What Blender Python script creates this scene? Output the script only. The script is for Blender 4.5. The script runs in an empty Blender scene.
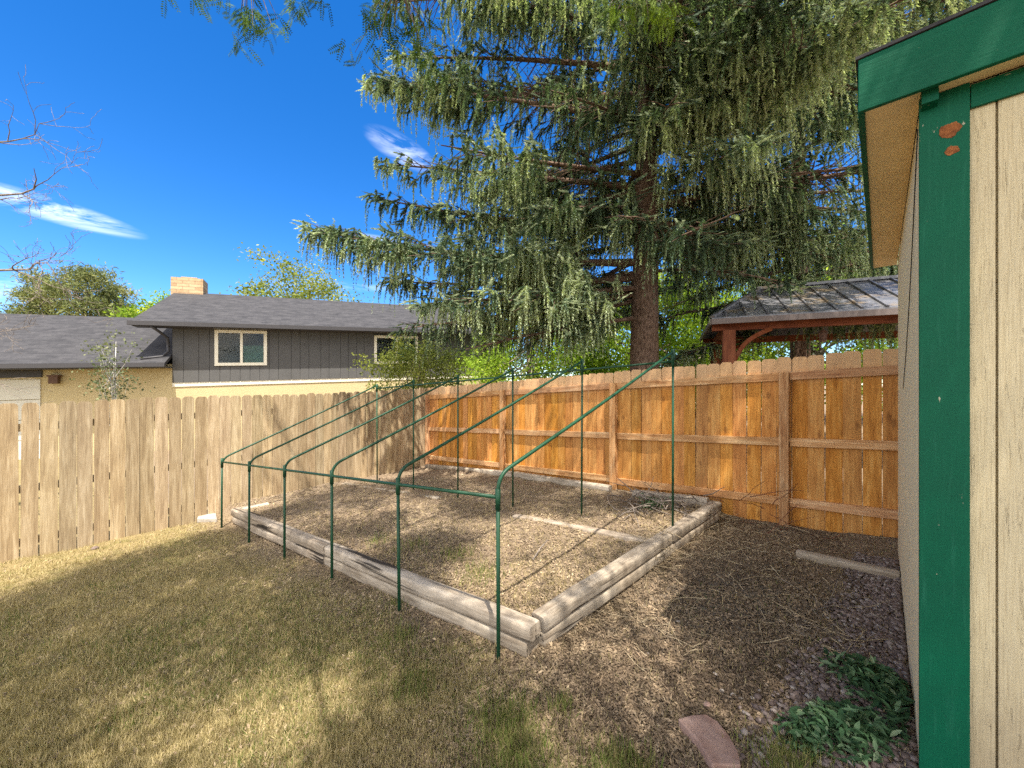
import bpy, math, random
import numpy as np
from mathutils import Vector, Matrix

random.seed(7)
RNG = np.random.default_rng(11)
SC = bpy.context.scene
COL = SC.collection
PI = math.pi
R = math.radians

# ------------------------------------------------------------------ camera
FPX = 385.0
CAMZ = 1.6
cam_d = bpy.data.cameras.new("camera")
cam_d.sensor_width = 36.0
cam_d.lens = 36.0 * FPX / 1024.0
cam_d.clip_start = 0.05
cam_d.clip_end = 2000
cam = bpy.data.objects.new("camera", cam_d)
cam.location = (0, 0, CAMZ)
cam.rotation_euler = (R(90), 0, 0)
COL.objects.link(cam)
SC.camera = cam

def at(px, py, Y):
    return Vector(((px - 512) / FPX * Y, Y, CAMZ - (py - 384) / FPX * Y))

# ------------------------------------------------------------------ numpy noise
def vnoise(x, y, s, seed=0):
    x = np.asarray(x, float) * s + 100.3; y = np.asarray(y, float) * s + 57.1
    xi = np.floor(x).astype(np.int64); yi = np.floor(y).astype(np.int64)
    fx = x - xi; fy = y - yi
    fx = fx * fx * (3 - 2 * fx); fy = fy * fy * (3 - 2 * fy)
    def h(a, b):
        n = (a * 374761393 + b * 668265263 + seed * 974634777) & 0xffffffff
        n = ((n ^ (n >> 13)) * 1274126177) & 0xffffffff
        return ((n ^ (n >> 16)) & 0xffff) / 65535.0
    return (h(xi, yi) * (1 - fx) * (1 - fy) + h(xi + 1, yi) * fx * (1 - fy)
            + h(xi, yi + 1) * (1 - fx) * fy + h(xi + 1, yi + 1) * fx * fy)

def fbm(x, y, s, seed=0, o=3):
    r = 0; a = 0.5; t = 0
    for i in range(o):
        r = r + a * vnoise(x, y, s * 2 ** i, seed + i); t += a; a *= .5
    return r / t

def sstep(a, b, x):
    t = np.clip((np.asarray(x, float) - a) / (b - a), 0, 1)
    return t * t * (3 - 2 * t)

# ------------------------------------------------------------------ layout
N = np.array([0.10, 2.41]); L = np.array([-4.05, 5.60]); RR = np.array([2.42, 4.56])
CORNER = np.array([-1.95, 8.92])          # where the two fences meet
CE = np.array([3.65, 3.67])               # cedar fence, right
LW = np.array([-5.77, 4.40])              # grey fence, left

def unit(a):
    a = np.asarray(a, float); return a / np.linalg.norm(a)
dl = unit(CORNER - LW); dc = unit(CE - CORNER)
def side(p0, d, x, y):                    # signed distance, positive to the left of d
    return d[0] * (y - p0[1]) - d[1] * (x - p0[0])

def bedmask(x, y):
    x = np.asarray(x, float); y = np.asarray(y, float)
    d1 = -side(N, unit(L - N), x, y)       # behind the front timbers
    d2 = side(N, unit(RR - N), x, y)       # left of the right hand timbers
    return np.minimum(d1, d2)

def gz(x, y):
    x = np.asarray(x, float); y = np.asarray(y, float)
    xc = np.clip(x, -8, 6); yc = np.clip(y, -1, 10)
    z = -.033 + .0594 * xc - .0192 * yc
    near = sstep(14, 9, np.hypot(x, y - 4))
    z = z + near * ((fbm(x, y, .9, 3) - .5) * .07 + (fbm(x, y, 4.5, 9) - .5) * .035 + (vnoise(x, y, 13, 19) - .5) * .014)
    m = sstep(-.02, .10, bedmask(x, y))
    inside = sstep(-.3, 0, -side(CORNER, dl, x, y)) * sstep(-.3, 0, -side(CORNER, dc, x, y))
    far = sstep(2.2, .5, np.hypot(x - CORNER[0], y - CORNER[1]))
    z = z + m * inside * (.13 - .07 * far)
    return z

def gp(px, py):
    Y = 3.0
    for _ in range(30):
        p = at(px, py, Y)
        z = float(gz(p.x, p.y))
        Y = .5 * Y + .5 * (CAMZ - z) * FPX / max(1, (py - 384))
    p = at(px, py, Y)
    return Vector((p.x, p.y, float(gz(p.x, p.y))))

def g3(x, y, dz=0.0):
    return Vector((x, y, float(gz(x, y)) + dz))

# ------------------------------------------------------------------ object helpers
def tag(o, label=None, cat=None, group=None, kind=None):
    if label: o["label"] = label
    if cat: o["category"] = cat
    if group: o["group"] = group
    if kind: o["kind"] = kind
    return o

def thing(name, label, cat, loc, group=None):
    o = bpy.data.objects.new(name, None)
    o.empty_display_size = .2
    COL.objects.link(o)
    o.location = loc
    return tag(o, label, cat, group)

def root_loc(o):
    v = Vector((0, 0, 0))
    while o is not None:
        v += o.location
        o = o.parent
    return v

class MB:
    def __init__(s):
        s.v = []; s.f = []; s.g = []; s.t = []
    def add(s, vs, fs, gs, tint=None):
        b = len(s.v)
        if tint is None: tint = (random.random(), random.random(), random.random())
        s.v += [tuple(p) for p in vs]
        s.f += [tuple(b + i for i in f) for f in fs]
        s.g += [tuple(q) for q in gs]
        s.t += [tint] * len(vs)
    def box(s, c, ax, half, tint=None):
        c = Vector(c); ax = [Vector(a) for a in ax]
        off = Vector((random.uniform(0, 50), random.uniform(0, 50), random.uniform(0, 50)))
        vs = []; gs = []
        for i in (-1, 1):
            for j in (-1, 1):
                for k in (-1, 1):
                    l = Vector((i * half[0], j * half[1], k * half[2]))
                    vs.append(c + ax[0] * l.x + ax[1] * l.y + ax[2] * l.z); gs.append(l + off)
        fs = [(0, 1, 3, 2), (4, 6, 7, 5), (0, 4, 5, 1), (2, 3, 7, 6), (0, 2, 6, 4), (1, 5, 7, 3)]
        det = ax[0].cross(ax[1]).dot(ax[2])
        if det < 0: fs = [f[::-1] for f in fs]
        s.add(vs, fs, gs, tint)
    def beam(s, a, b, w, h, up=(0, 0, 1), tint=None):   # a bar from a to b
        a = Vector(a); b = Vector(b); d = (b - a); ln = d.length; d.normalize()
        u = Vector(up); sd = d.cross(u).normalized(); u2 = sd.cross(d).normalized()
        s.box((a + b) / 2, (d, sd, u2), (ln / 2, w / 2, h / 2), tint)
    def prism(s, pts, o, e1, e2, e3, depth, tint=None, lenaxis=1):
        o = Vector(o); e1 = Vector(e1); e2 = Vector(e2); e3 = Vector(e3)
        off = Vector((random.uniform(0, 50), random.uniform(0, 50), random.uniform(0, 50)))
        n = len(pts); vs = []; gs = []
        for d in (0, depth):
            for (x, y) in pts:
                vs.append(o + e1 * x + e2 * y + e3 * d)
                q = (y, x, d) if lenaxis == 1 else (x, y, d)
                gs.append(Vector(q) + off)
        fs = [tuple(range(n))[::-1], tuple(range(n, 2 * n))]
        for i in range(n):
            j = (i + 1) % n
            fs.append((i, j, n + j, n + i))
        if e1.cross(e2).dot(e3) * _area(pts) < 0: fs = [f[::-1] for f in fs]
        s.add(vs, fs, gs, tint)
    def tube(s, pts, rad, n=8, tint=None, cap=True):
        pts = [Vector(p) for p in pts]
        if not hasattr(rad, '__len__'): rad = [rad] * len(pts)
        off = Vector((random.uniform(0, 50), random.uniform(0, 50), random.uniform(0, 50)))
        vs = []; gs = []; ln = 0; ref = None
        for i, p in enumerate(pts):
            if i == 0: d = pts[1] - p
            elif i == len(pts) - 1: d = p - pts[i - 1]
            else: d = pts[i + 1] - pts[i - 1]
            if d.length < 1e-9: d = Vector((0, 0, 1))
            d.normalize()
            if i: ln += (p - pts[i - 1]).length
            if ref is None:
                ref = Vector((0, 0, 1)) if abs(d.z) < .9 else Vector((1, 0, 0))
            a = d.cross(ref)
            if a.length < 1e-4: a = d.cross(Vector((.3, .9, .2)))
            a.normalize(); b = d.cross(a).normalized(); ref = a.cross(d)
            for k in range(n):
                t = 2 * PI * k / n
                vs.append(p + (a * math.cos(t) + b * math.sin(t)) * rad[i])
                gs.append(Vector((ln, math.cos(t) * rad[i], math.sin(t) * rad[i])) + off)
        fs = []
        for i in range(len(pts) - 1):
            for k in range(n):
                k2 = (k + 1) % n
                fs.append((i * n + k, i * n + k2, (i + 1) * n + k2, (i + 1) * n + k))
        if cap:
            fs.append(tuple(range(n))[::-1]); m = (len(pts) - 1) * n
            fs.append(tuple(range(m, m + n)))
        s.add(vs, fs, gs, tint)
    def timber(s, a, b, w, h, tint=None, st=14, wob=.0025):
        """landscape timber: flat top and bottom, round sides, uneven along its length"""
        a = Vector(a); b = Vector(b); d = b - a; ln = d.length; d.normalize()
        sd = d.cross(Vector((0, 0, 1))).normalized(); up = sd.cross(d).normalized()
        off = Vector((random.uniform(0, 50), random.uniform(0, 50), random.uniform(0, 50)))
        prof = []
        m = 20
        for k in range(m):
            t = 2 * PI * k / m + PI / m
            c, q = math.cos(t), math.sin(t)
            prof.append((math.copysign(abs(c) ** .45, c) * w / 2, math.copysign(abs(q) ** .36, q) * h / 2))
        vs = []; gs = []
        fz = [random.uniform(0, 6) for _ in range(6)]
        for i in range(st):
            t = i / (st - 1); e = 1.0
            if i in (0, st - 1): e = .93
            tt = t if i not in (0, st - 1) else t
            if i == 1: tt = .008 / ln * 2
            if i == st - 2: tt = 1 - .016 / ln
            p = a + d * (ln * tt)
            ox = wob * (math.sin(tt * 9 + fz[0]) + .5 * math.sin(tt * 23 + fz[1]))
            oz = wob * .6 * (math.sin(tt * 7 + fz[2]) + .5 * math.sin(tt * 19 + fz[3]))
            for (x, z) in prof:
                k = e * (1 + .02 * math.sin(tt * 15 + fz[4] + x * 40))
                vs.append(p + sd * (x * k + ox) + up * (z * k + oz))
                gs.append(Vector((tt * ln, x, z)) + off)
        fs = []
        for i in range(st - 1):
            for k in range(m):
                k2 = (k + 1) % m
                fs.append((i * m + k, (i + 1) * m + k, (i + 1) * m + k2, i * m + k2))
        fs.append(tuple(range(m))); q = (st - 1) * m
        fs.append(tuple(range(q, q + m))[::-1])
        s.add(vs, fs, gs, tint)
    def build(s, name, mat, parent=None, smooth=False, bevel=0.0, autosmooth=False):
        off = root_loc(parent) if parent else Vector((0, 0, 0))
        me = bpy.data.meshes.new(name)
        me.from_pydata([(p[0] - off.x, p[1] - off.y, p[2] - off.z) for p in s.v], [], s.f)
        a = me.attributes.new("gc", 'FLOAT_VECTOR', 'POINT')
        a.data.foreach_set("vector", np.array(s.g, np.float32).ravel())
        c = me.attributes.new("tint", 'FLOAT_COLOR', 'POINT')
        tt = np.ones((len(s.t), 4), np.float32); tt[:, :3] = np.array(s.t)
        c.data.foreach_set("color", tt.ravel())
        if smooth: me.polygons.foreach_set("use_smooth", [True] * len(me.polygons))
        me.materials.append(mat)
        me.update()
        o = bpy.data.objects.new(name, me); COL.objects.link(o)
        if parent: o.parent = parent
        if bevel > 0:
            b = o.modifiers.new("bevel", 'BEVEL'); b.width = bevel; b.segments = 2
            b.limit_method = 'ANGLE'; b.angle_limit = R(40)
        if autosmooth:
            me.polygons.foreach_set("use_smooth", [True] * len(me.polygons))
            try: me.set_sharp_from_angle(angle=R(40))
            except Exception: pass
        return o

def _area(p):
    return sum(p[i][0] * p[(i + 1) % len(p)][1] - p[(i + 1) % len(p)][0] * p[i][1] for i in range(len(p)))

def mesh_np(name, V, F, tint, mat, parent=None, smooth=False):
    V = np.asarray(V, np.float32).reshape(-1, 3); F = np.asarray(F, np.int32)
    if parent is not None:
        V = V - np.array(root_loc(parent), np.float32)
    k = F.shape[1]
    me = bpy.data.meshes.new(name)
    me.vertices.add(len(V)); me.vertices.foreach_set("co", V.ravel())
    me.loops.add(F.size); me.loops.foreach_set("vertex_index", F.ravel())
    me.polygons.add(len(F))
    me.polygons.foreach_set("loop_start", np.arange(0, F.size, k, dtype=np.int32))
    if smooth: me.polygons.foreach_set("use_smooth", np.ones(len(F), bool))
    me.update(calc_edges=True)
    c = me.attributes.new("tint", 'FLOAT_COLOR', 'POINT')
    tt = np.ones((len(V), 4), np.float32); tt[:, :3] = tint
    c.data.foreach_set("color", tt.ravel())
    me.materials.append(mat)
    o = bpy.data.objects.new(name, me); COL.objects.link(o)
    if parent is not None: o.parent = parent
    return o

# ------------------------------------------------------------------ materials
class NT:
    def __init__(s, name):
        s.m = bpy.data.materials.new(name); s.m.use_nodes = True
        s.t = s.m.node_tree; s.n = s.t.nodes; s.l = s.t.links
        s.bsdf = s.n["Principled BSDF"]; s.out = s.n["Material Output"]
    def new(s, t, **kw):
        n = s.n.new(t)
        for k, v in kw.items(): setattr(n, k, v)
        return n
    def link(s, a, b): s.l.new(a, b)
    def attr(s, name):
        return s.new('ShaderNodeAttribute', attribute_name=name)
    def mapping(s, vec, scale, loc=(0, 0, 0)):
        n = s.new('ShaderNodeMapping'); s.link(vec, n.inputs[0])
        n.inputs['Scale'].default_value = scale; n.inputs['Location'].default_value = loc
        return n.outputs[0]
    def noise(s, vec, scale, detail=4, rough=.55, dist=0):
        n = s.new('ShaderNodeTexNoise'); s.link(vec, n.inputs['Vector'])
        n.inputs['Scale'].default_value = scale; n.inputs['Detail'].default_value = detail
        n.inputs['Roughness'].default_value = rough; n.inputs['Distortion'].default_value = dist
        return n.outputs['Fac']
    def ramp(s, fac, stops):
        n = s.new('ShaderNodeValToRGB'); s.link(fac, n.inputs[0])
        e = n.color_ramp.elements
        while len(e) < len(stops): e.new(.5)
        for x, (p, c) in zip(e, stops):
            x.position = p; x.color = (*c, 1) if len(c) == 3 else c
        return n.outputs[0]
    def mix(s, fac, a, b, mode='MIX'):
        n = s.new('ShaderNodeMix', data_type='RGBA', blend_type=mode)
        for v, i in ((fac, 0), (a, 6), (b, 7)):
            if hasattr(v, 'links'): s.link(v, n.inputs[i])
            elif i == 0: n.inputs[0].default_value = v
            else: n.inputs[i].default_value = (*v, 1)
        return n.outputs[2]
    def math(s, op, a, b=0.0, clamp=False):
        n = s.new('ShaderNodeMath', operation=op, use_clamp=clamp)
        for v, i in ((a, 0), (b, 1)):
            if hasattr(v, 'links'): s.link(v, n.inputs[i])
            else: n.inputs[i].default_value = v
        return n.outputs[0]
    def bump(s, h, strength, dist):
        n = s.new('ShaderNodeBump'); s.link(h, n.inputs['Height'])
        n.inputs['Strength'].default_value = strength; n.inputs['Distance'].default_value = dist
        s.link(n.outputs[0], s.bsdf.inputs['Normal'])
    def col(s, c, rough=.8, spec=.3, metal=0):
        if hasattr(c, 'links'): s.link(c, s.bsdf.inputs['Base Color'])
        else: s.bsdf.inputs['Base Color'].default_value = (*c, 1)
        s.bsdf.inputs['Roughness'].default_value = rough
        s.bsdf.inputs['Specular IOR Level'].default_value = spec
        s.bsdf.inputs['Metallic'].default_value = metal
        return s.m

def wood(name, c_dark, c_mid, c_light, crack=(.03, .025, .02), crack_amt=.35, tintamt=.5, bump=.5,
         fine=1.0, knots=0.0, rough=.85, top=False, cthr=.28):
    k = NT(name)
    g = k.attr("gc").outputs['Vector']; t = k.attr("tint")
    sep = k.new('ShaderNodeSeparateColor'); k.link(t.outputs['Color'], sep.inputs[0])
    big = k.noise(k.mapping(g, (1.1, 9 * fine, 9 * fine)), 1.6, 5, .6, .6)
    fin = k.noise(k.mapping(g, (3.5, 90 * fine, 90 * fine)), 1.3, 4, .65)
    blot = k.noise(k.mapping(g, (1, 1, 1)), 3.2, 3, .5)
    med = k.noise(k.mapping(g, (2.2, 38 * fine, 38 * fine)), 1.0, 4, .7, .8)
    f = k.math('ADD', k.math('MULTIPLY', big, .40), k.math('ADD', k.math('MULTIPLY', fin, .28), k.math('MULTIPLY', med, .32)))
    c = k.ramp(f, [(.40, c_dark), (.50, c_mid), (.59, c_light)])
    c = k.mix(k.math('MULTIPLY', k.ramp(blot, [(.35, (1, 1, 1)), (.6, (0, 0, 0))]), .35), c, c_dark)
    val = k.math('ADD', k.math('MULTIPLY', sep.outputs[0], tintamt), 1 - tintamt * .5)
    hs = k.new('ShaderNodeHueSaturation'); k.link(c, hs.inputs['Color']); k.link(val, hs.inputs['Value'])
    k.link(k.math('ADD', k.math('MULTIPLY', sep.outputs[1], .10), .94), hs.inputs['Saturation'])
    k.link(k.math('ADD', k.math('MULTIPLY', sep.outputs[2], .008), .496), hs.inputs['Hue'])
    c = hs.outputs[0]
    cr = k.noise(k.mapping(g, (.8, 30 * fine, 30 * fine)), 1.0, 3, .6, .3)
    crm = k.ramp(cr, [(cthr, (1, 1, 1)), (cthr + .05, (0, 0, 0))])
    c = k.mix(k.math('MULTIPLY', crm, crack_amt), c, crack)
    if knots > 0:
        v = k.new('ShaderNodeTexVoronoi'); k.link(k.mapping(g, (3.2, 8, 8)), v.inputs['Vector'])
        v.inputs['Scale'].default_value = 1.0
        kn = k.ramp(v.outputs['Distance'], [(.10, (1, 1, 1)), (.2, (0, 0, 0))])
        c = k.mix(k.math('MULTIPLY', kn, knots), c, crack)
    if top:                                   # sun bleached, unstained picket tops
        v_ = k.new('ShaderNodeVectorMath', operation='DOT_PRODUCT')
        k.link(k.new('ShaderNodeTexCoord').outputs['Object'], v_.inputs[0])
        v_.inputs[1].default_value = (-dc[0] * .0568, -dc[1] * .0568, 1)
        hgt = k.math('ADD', v_.outputs['Value'], float(gz(*CORNER)) - 1.507)
        msk = k.math('MULTIPLY', k.math('ADD', k.math('ADD', hgt, .24), k.math('MULTIPLY', big, .12)), 6.0, True)
        c = k.mix(k.math('MULTIPLY', msk, .62), c, (.58, .42, .26))
    k.bump(k.math('ADD', k.math('MULTIPLY', fin, .5), k.math('ADD', big, k.math('MULTIPLY', crm, -.7))), bump, .006)
    return k.col(c, rough, .2)

def paint(name, c, rough=.55, bump=.15, scale=40, dirt=.12, spec=.25, stretch=(1, 1, 1)):
    k = NT(name)
    tc = k.new('ShaderNodeTexCoord').outputs['Object']
    a = k.noise(tc, 2.5, 5, .6); b = k.noise(k.mapping(tc, stretch), scale, 4, .6)
    dk = tuple(x * .72 for x in c)
    col = k.mix(k.math('MULTIPLY', k.ramp(a, [(.4, (0, 0, 0)), (.7, (1, 1, 1))]), dirt * 4, True), c, dk)
    if bump: k.bump(b, bump, .004)
    return k.col(col, rough, spec)

def foliage(name, ca, cb, cc, transl=.3, rough=.55):
    """tint.r runs dark -> light leaf colour, tint.g is a small brightness change"""
    k = NT(name)
    sep = k.new('ShaderNodeSeparateColor'); k.link(k.attr("tint").outputs['Color'], sep.inputs[0])
    c = k.ramp(sep.outputs[0], [(0, ca), (.5, cb), (1, cc)])
    hs = k.new('ShaderNodeHueSaturation'); k.link(c, hs.inputs['Color'])
    k.link(k.math('ADD', k.math('MULTIPLY', sep.outputs[1], .6), .7), hs.inputs['Value'])
    k.col(hs.outputs[0], max(rough, .65), .10)
    tr = k.new('ShaderNodeBsdfTranslucent')
    tcol = k.mix(1.0, hs.outputs[0], (1.25, 1.3, .6), 'MULTIPLY')
    k.link(tcol, tr.inputs['Color'])
    mx = k.new('ShaderNodeMixShader'); mx.inputs[0].default_value = transl
    k.link(k.bsdf.outputs[0], mx.inputs[1]); k.link(tr.outputs[0], mx.inputs[2])
    k.link(mx.outputs[0], k.out.inputs['Surface'])
    return k.m

def bark(name, a, b, sc=1.0):
    k = NT(name)
    g = k.attr("gc").outputs['Vector']
    n = k.noise(k.mapping(g, (6 * sc, 16 * sc, 16 * sc)), 1.5, 6, .7, .5)
    v = k.new('ShaderNodeTexVoronoi'); k.link(k.mapping(g, (9 * sc, 22 * sc, 22 * sc)), v.inputs['Vector'])
    v.inputs['Scale'].default_value = 1.2
    h = k.math('ADD', n, k.math('MULTIPLY', v.outputs['Distance'], .5))
    c = k.ramp(h, [(.45, a), (.95, b)])
    k.bump(h, .9, .03)
    return k.col(c, .95, .1)

M = {}
M['greywood'] = wood('weathered_fence_wood', (.24, .172, .10), (.365, .275, .162), (.48, .385, .25), (.14, .095, .06), .3, .36, .9, 1.2, .12)
M['cedar'] = wood('stained_cedar', (.34, .135, .028), (.51, .225, .050), (.63, .33, .095), (.12, .04, .012), .4, .36, .5, .9, .5, .7, top=True)
M['cedar_rail'] = wood('stained_cedar_rail', (.34, .15, .055), (.52, .28, .12), (.66, .43, .23), (.12, .05, .02), .4, .35, .5, 1.0, .35, .7)
M['timber'] = wood('weathered_timber', (.21, .165, .12), (.36, .30, .23), (.49, .42, .335), (.03, .024, .019), .95, .3, 1.0, .45, .15, cthr=.335)
M['redwood'] = wood('red_cedar_beam', (.11, .03, .014), (.19, .055, .022), (.26, .085, .035), (.06, .02, .01), .3, .3, .3)
def m_trim():
    k = NT('green_trim_paint'); tc = k.new('ShaderNodeTexCoord').outputs['Object']; g = k.attr("gc").outputs['Vector']
    a = k.noise(tc, 3, 5, .6); st = k.noise(k.mapping(g, (4, 70, 70)), 1, 4, .65); sp = k.noise(tc, 38, 5, .75); sp2 = k.noise(k.mapping(g, (9, 22, 22)), 1.5, 5, .7)
    c = k.mix(k.ramp(a, [(.35, (0, 0, 0)), (.7, (.6, .6, .6))]), (.0015, .095, .048), (.004, .065, .036))
    c = k.mix(k.math('MULTIPLY', k.ramp(st, [(.55, (0, 0, 0)), (.8, (1, 1, 1))]), .5), c, (.02, .14, .085))
    c = k.mix(k.ramp(sp2, [(.69, (0, 0, 0)), (.71, (1, 1, 1))]), c, (.34, .33, .24))
    c = k.mix(k.ramp(sp, [(.25, (.8, .8, .8)), (.30, (0, 0, 0))]), c, (.01, .03, .02))
    k.bump(k.math('ADD', st, k.math('MULTIPLY', sp, .4)), .55, .004)
    return k.col(c, .55, .15)
M['green'] = m_trim()
M['pole'] = paint('green_tube', (.012, .062, .030), .45, .1, 60, .25, .3)
M['soffit'] = paint('tan_soffit_paint', (.84, .66, .36), .6, .1, 30, .12)
M['bark_spruce'] = bark('spruce_bark', (.06, .035, .025), (.22, .15, .11))
M['bark_grey'] = bark('grey_bark', (.08, .06, .045), (.24, .20, .16))
M['bark_pale'] = bark('pale_bark', (.30, .28, .24), (.62, .60, .55), .6)
M['twig'] = bark('dry_twig_bark', (.12, .095, .08), (.30, .255, .215), 2)
M['needles'] = foliage('spruce_needles', (.058, .074, .052), (.115, .180, .115), (.50, .56, .37), .34)
M['leaf'] = foliage('deciduous_leaves', (.10, .17, .02), (.22, .33, .04), (.42, .48, .08), .5)
M['leaf_pale'] = foliage('pale_leaves', (.08, .11, .02), (.20, .23, .05), (.36, .36, .10), .35)
M['pine'] = foliage('pine_needles', (.09, .11, .045), (.18, .20, .08), (.32, .31, .14), .3)
M['locust'] = foliage('locust_leaves', (.022, .05, .008), (.05, .105, .013), (.18, .27, .03), .3)
M['sage'] = foliage('sage_leaves', (.07, .095, .05), (.15, .17, .09), (.28, .29, .17), .3)
M['clip'] = foliage('cut_leaves', (.03, .07, .032), (.07, .14, .062), (.24, .31, .18), .2, .5)
M['grass'] = foliage('grass_blades', (.10, .16, .03), (.29, .235, .105), (.54, .445, .25), .2, .8)
M['litter'] = foliage('leaf_litter', (.085, .06, .042), (.245, .18, .118), (.43, .34, .225), .05, .9)

def m_gravel():
    k = NT('gravel_stone')
    sep = k.new('ShaderNodeSeparateColor'); k.link(k.attr("tint").outputs['Color'], sep.inputs[0])
    c = k.ramp(sep.outputs[0], [(0, (.07, .048, .042)), (.5, (.165, .12, .105)), (.85, (.25, .20, .18)), (1, (.36, .32, .29))])
    n = k.noise(k.new('ShaderNodeTexCoord').outputs['Object'], 60, 3)
    c = k.mix(.25, c, k.ramp(n, [(.3, (.05, .038, .033)), (.7, (.22, .18, .155))]))
    return k.col(c, .85, .2)
M['gravel'] = m_gravel()

def m_stone(name, a, b, sc):
    k = NT(name)
    tc = k.new('ShaderNodeTexCoord').outputs['Object']
    n = k.noise(tc, sc, 8, .7)
    c = k.ramp(n, [(.3, a), (.7, b)])
    k.bump(n, .5, .01)
    return k.col(c, .9, .2)
M['flag'] = m_stone('red_flagstone', (.20, .115, .09), (.36, .25, .21), 9)
M['pebble'] = m_stone('pale_pebble', (.32, .27, .23), (.6, .55, .5), 25)
M['concrete'] = m_stone('pale_concrete', (.28, .25, .21), (.42, .38, .33), 12)

def m_ground():
    k = NT('yard_ground')
    tc = k.new('ShaderNodeTexCoord').outputs['Object']
    sep = k.new('ShaderNodeSeparateColor'); k.link(k.attr("tint").outputs['Color'], sep.inputs[0])
    a = k.noise(tc, 55, 5, .7); b = k.noise(tc, 6, 4, .6); d = k.noise(tc, 170, 3, .6)
    f = k.math('ADD', k.math('MULTIPLY', a, .6), k.math('MULTIPLY', d, .4))
    lawn = k.ramp(f, [(.3, (.10, .075, .035)), (.5, (.24, .185, .09)), (.7, (.38, .30, .16))])
    lawn = k.mix(k.ramp(b, [(.5, (0, 0, 0)), (.7, (.55, .55, .55))]), lawn, (.11, .12, .03))
    soil = k.ramp(f, [(.3, (.085, .06, .043)), (.5, (.22, .162, .11)), (.7, (.38, .305, .21))])
    dark = k.ramp(f, [(.3, (.055, .045, .036)), (.5, (.155, .128, .10)), (.72, (.33, .28, .22))])
    c = k.mix(sep.outputs[0], lawn, soil)
    c = k.mix(sep.outputs[1], c, dark)
    k.bump(f, .9, .02)
    return k.col(c, .95, .1)
M['ground'] = m_ground()

def m_siding_panel(name, lightened):
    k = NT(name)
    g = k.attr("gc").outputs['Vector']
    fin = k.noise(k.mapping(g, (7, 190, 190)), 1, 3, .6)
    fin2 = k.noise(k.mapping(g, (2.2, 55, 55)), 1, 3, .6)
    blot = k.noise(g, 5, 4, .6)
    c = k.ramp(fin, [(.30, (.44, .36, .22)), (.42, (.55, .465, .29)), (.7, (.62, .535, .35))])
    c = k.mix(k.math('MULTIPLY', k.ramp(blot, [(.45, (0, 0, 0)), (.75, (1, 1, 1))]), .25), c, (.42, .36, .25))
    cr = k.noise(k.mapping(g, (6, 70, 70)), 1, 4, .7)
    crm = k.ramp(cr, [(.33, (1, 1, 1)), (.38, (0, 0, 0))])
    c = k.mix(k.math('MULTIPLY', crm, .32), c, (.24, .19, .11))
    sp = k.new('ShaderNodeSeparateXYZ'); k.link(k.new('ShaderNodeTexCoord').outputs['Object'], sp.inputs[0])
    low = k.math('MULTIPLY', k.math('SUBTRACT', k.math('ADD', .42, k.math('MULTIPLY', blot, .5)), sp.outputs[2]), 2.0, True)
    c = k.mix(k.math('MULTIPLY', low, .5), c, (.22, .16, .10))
    if lightened: c = k.mix(.65, c, (.78, .69, .47))  # weathered side paint, lightened further in colour to make up for its shade
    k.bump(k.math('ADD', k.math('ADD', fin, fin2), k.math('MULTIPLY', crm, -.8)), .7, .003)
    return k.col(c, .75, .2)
M['siding'] = m_siding_panel('cream_plywood_siding', False)
M['siding_lightened'] = m_siding_panel('lightened_cream_siding', True)

def m_shingles():
    k = NT('grey_shingles')
    tc = k.attr("gc").outputs['Vector']
    br = k.new('ShaderNodeTexBrick'); k.link(k.mapping(tc, (1, 1, 1)), br.inputs['Vector'])
    br.inputs['Scale'].default_value = 1.0
    br.inputs['Brick Width'].default_value = .32; br.inputs['Row Height'].default_value = .14
    br.inputs['Mortar Size'].default_value = .008
    br.inputs['Color1'].default_value = (.030, .030, .033, 1); br.inputs['Color2'].default_value = (.060, .058, .062, 1)
    br.inputs['Mortar'].default_value = (.03, .03, .033, 1)
    n = k.noise(tc, 3, 6, .75)
    c = k.mix(.4, br.outputs['Color'], k.ramp(n, [(.35, (.022, .022, .025)), (.65, (.075, .073, .075))]))
    return k.col(c, .9, .15)
M['shingle'] = m_shingles()

def m_stonework():
    k = NT('sandstone_blocks')
    tc = k.attr("gc").outputs['Vector']
    br = k.new('ShaderNodeTexBrick'); k.link(tc, br.inputs['Vector'])
    br.inputs['Scale'].default_value = 1
    br.inputs['Brick Width'].default_value = .42; br.inputs['Row Height'].default_value = .13
    br.inputs['Mortar Size'].default_value = .012
    br.inputs['Color1'].default_value = (.30, .17, .085, 1); br.inputs['Color2'].default_value = (.56, .40, .24, 1)
    br.inputs['Mortar'].default_value = (.2, .14, .09, 1)
    n = k.noise(tc, 6, 4, .7)
    c = k.mix(.3, br.outputs['Color'], k.ramp(n, [(.3, (.2, .12, .06)), (.7, (.6, .46, .3))]))
    return k.col(c, .9, .15)
M['stonework'] = m_stonework()

def m_stucco():
    k = NT('cream_stucco')
    tc = k.attr("gc").outputs['Vector']
    n = k.noise(tc, 28, 4, .7); b = k.noise(tc, 1.2, 3)
    c = k.ramp(n, [(.3, (.40, .32, .17)), (.7, (.56, .47, .28))])
    c = k.mix(k.math('MULTIPLY', b, .3), c, (.36, .28, .15))
    k.bump(n, .5, .02)
    return k.col(c, .9, .1)
M['stucco'] = m_stucco()
M['darkside'] = paint('charcoal_siding', (.090, .089, .088), .7, .1, 20, .1, .2, (1, 1, .2))
M['darktrim'] = paint('dark_gutter', (.05, .048, .052), .5, 0, 20, .05)
M['whitetrim'] = paint('cream_window_frame', (.72, .68, .56), .5, 0, 20, .04)
M['whitewall'] = paint('white_wall', (.66, .67, .68), .7, .05, 20, .05)
M['garage'] = paint('pale_garage_door', (.55, .53, .46), .6, 0, 20, .05)
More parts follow.
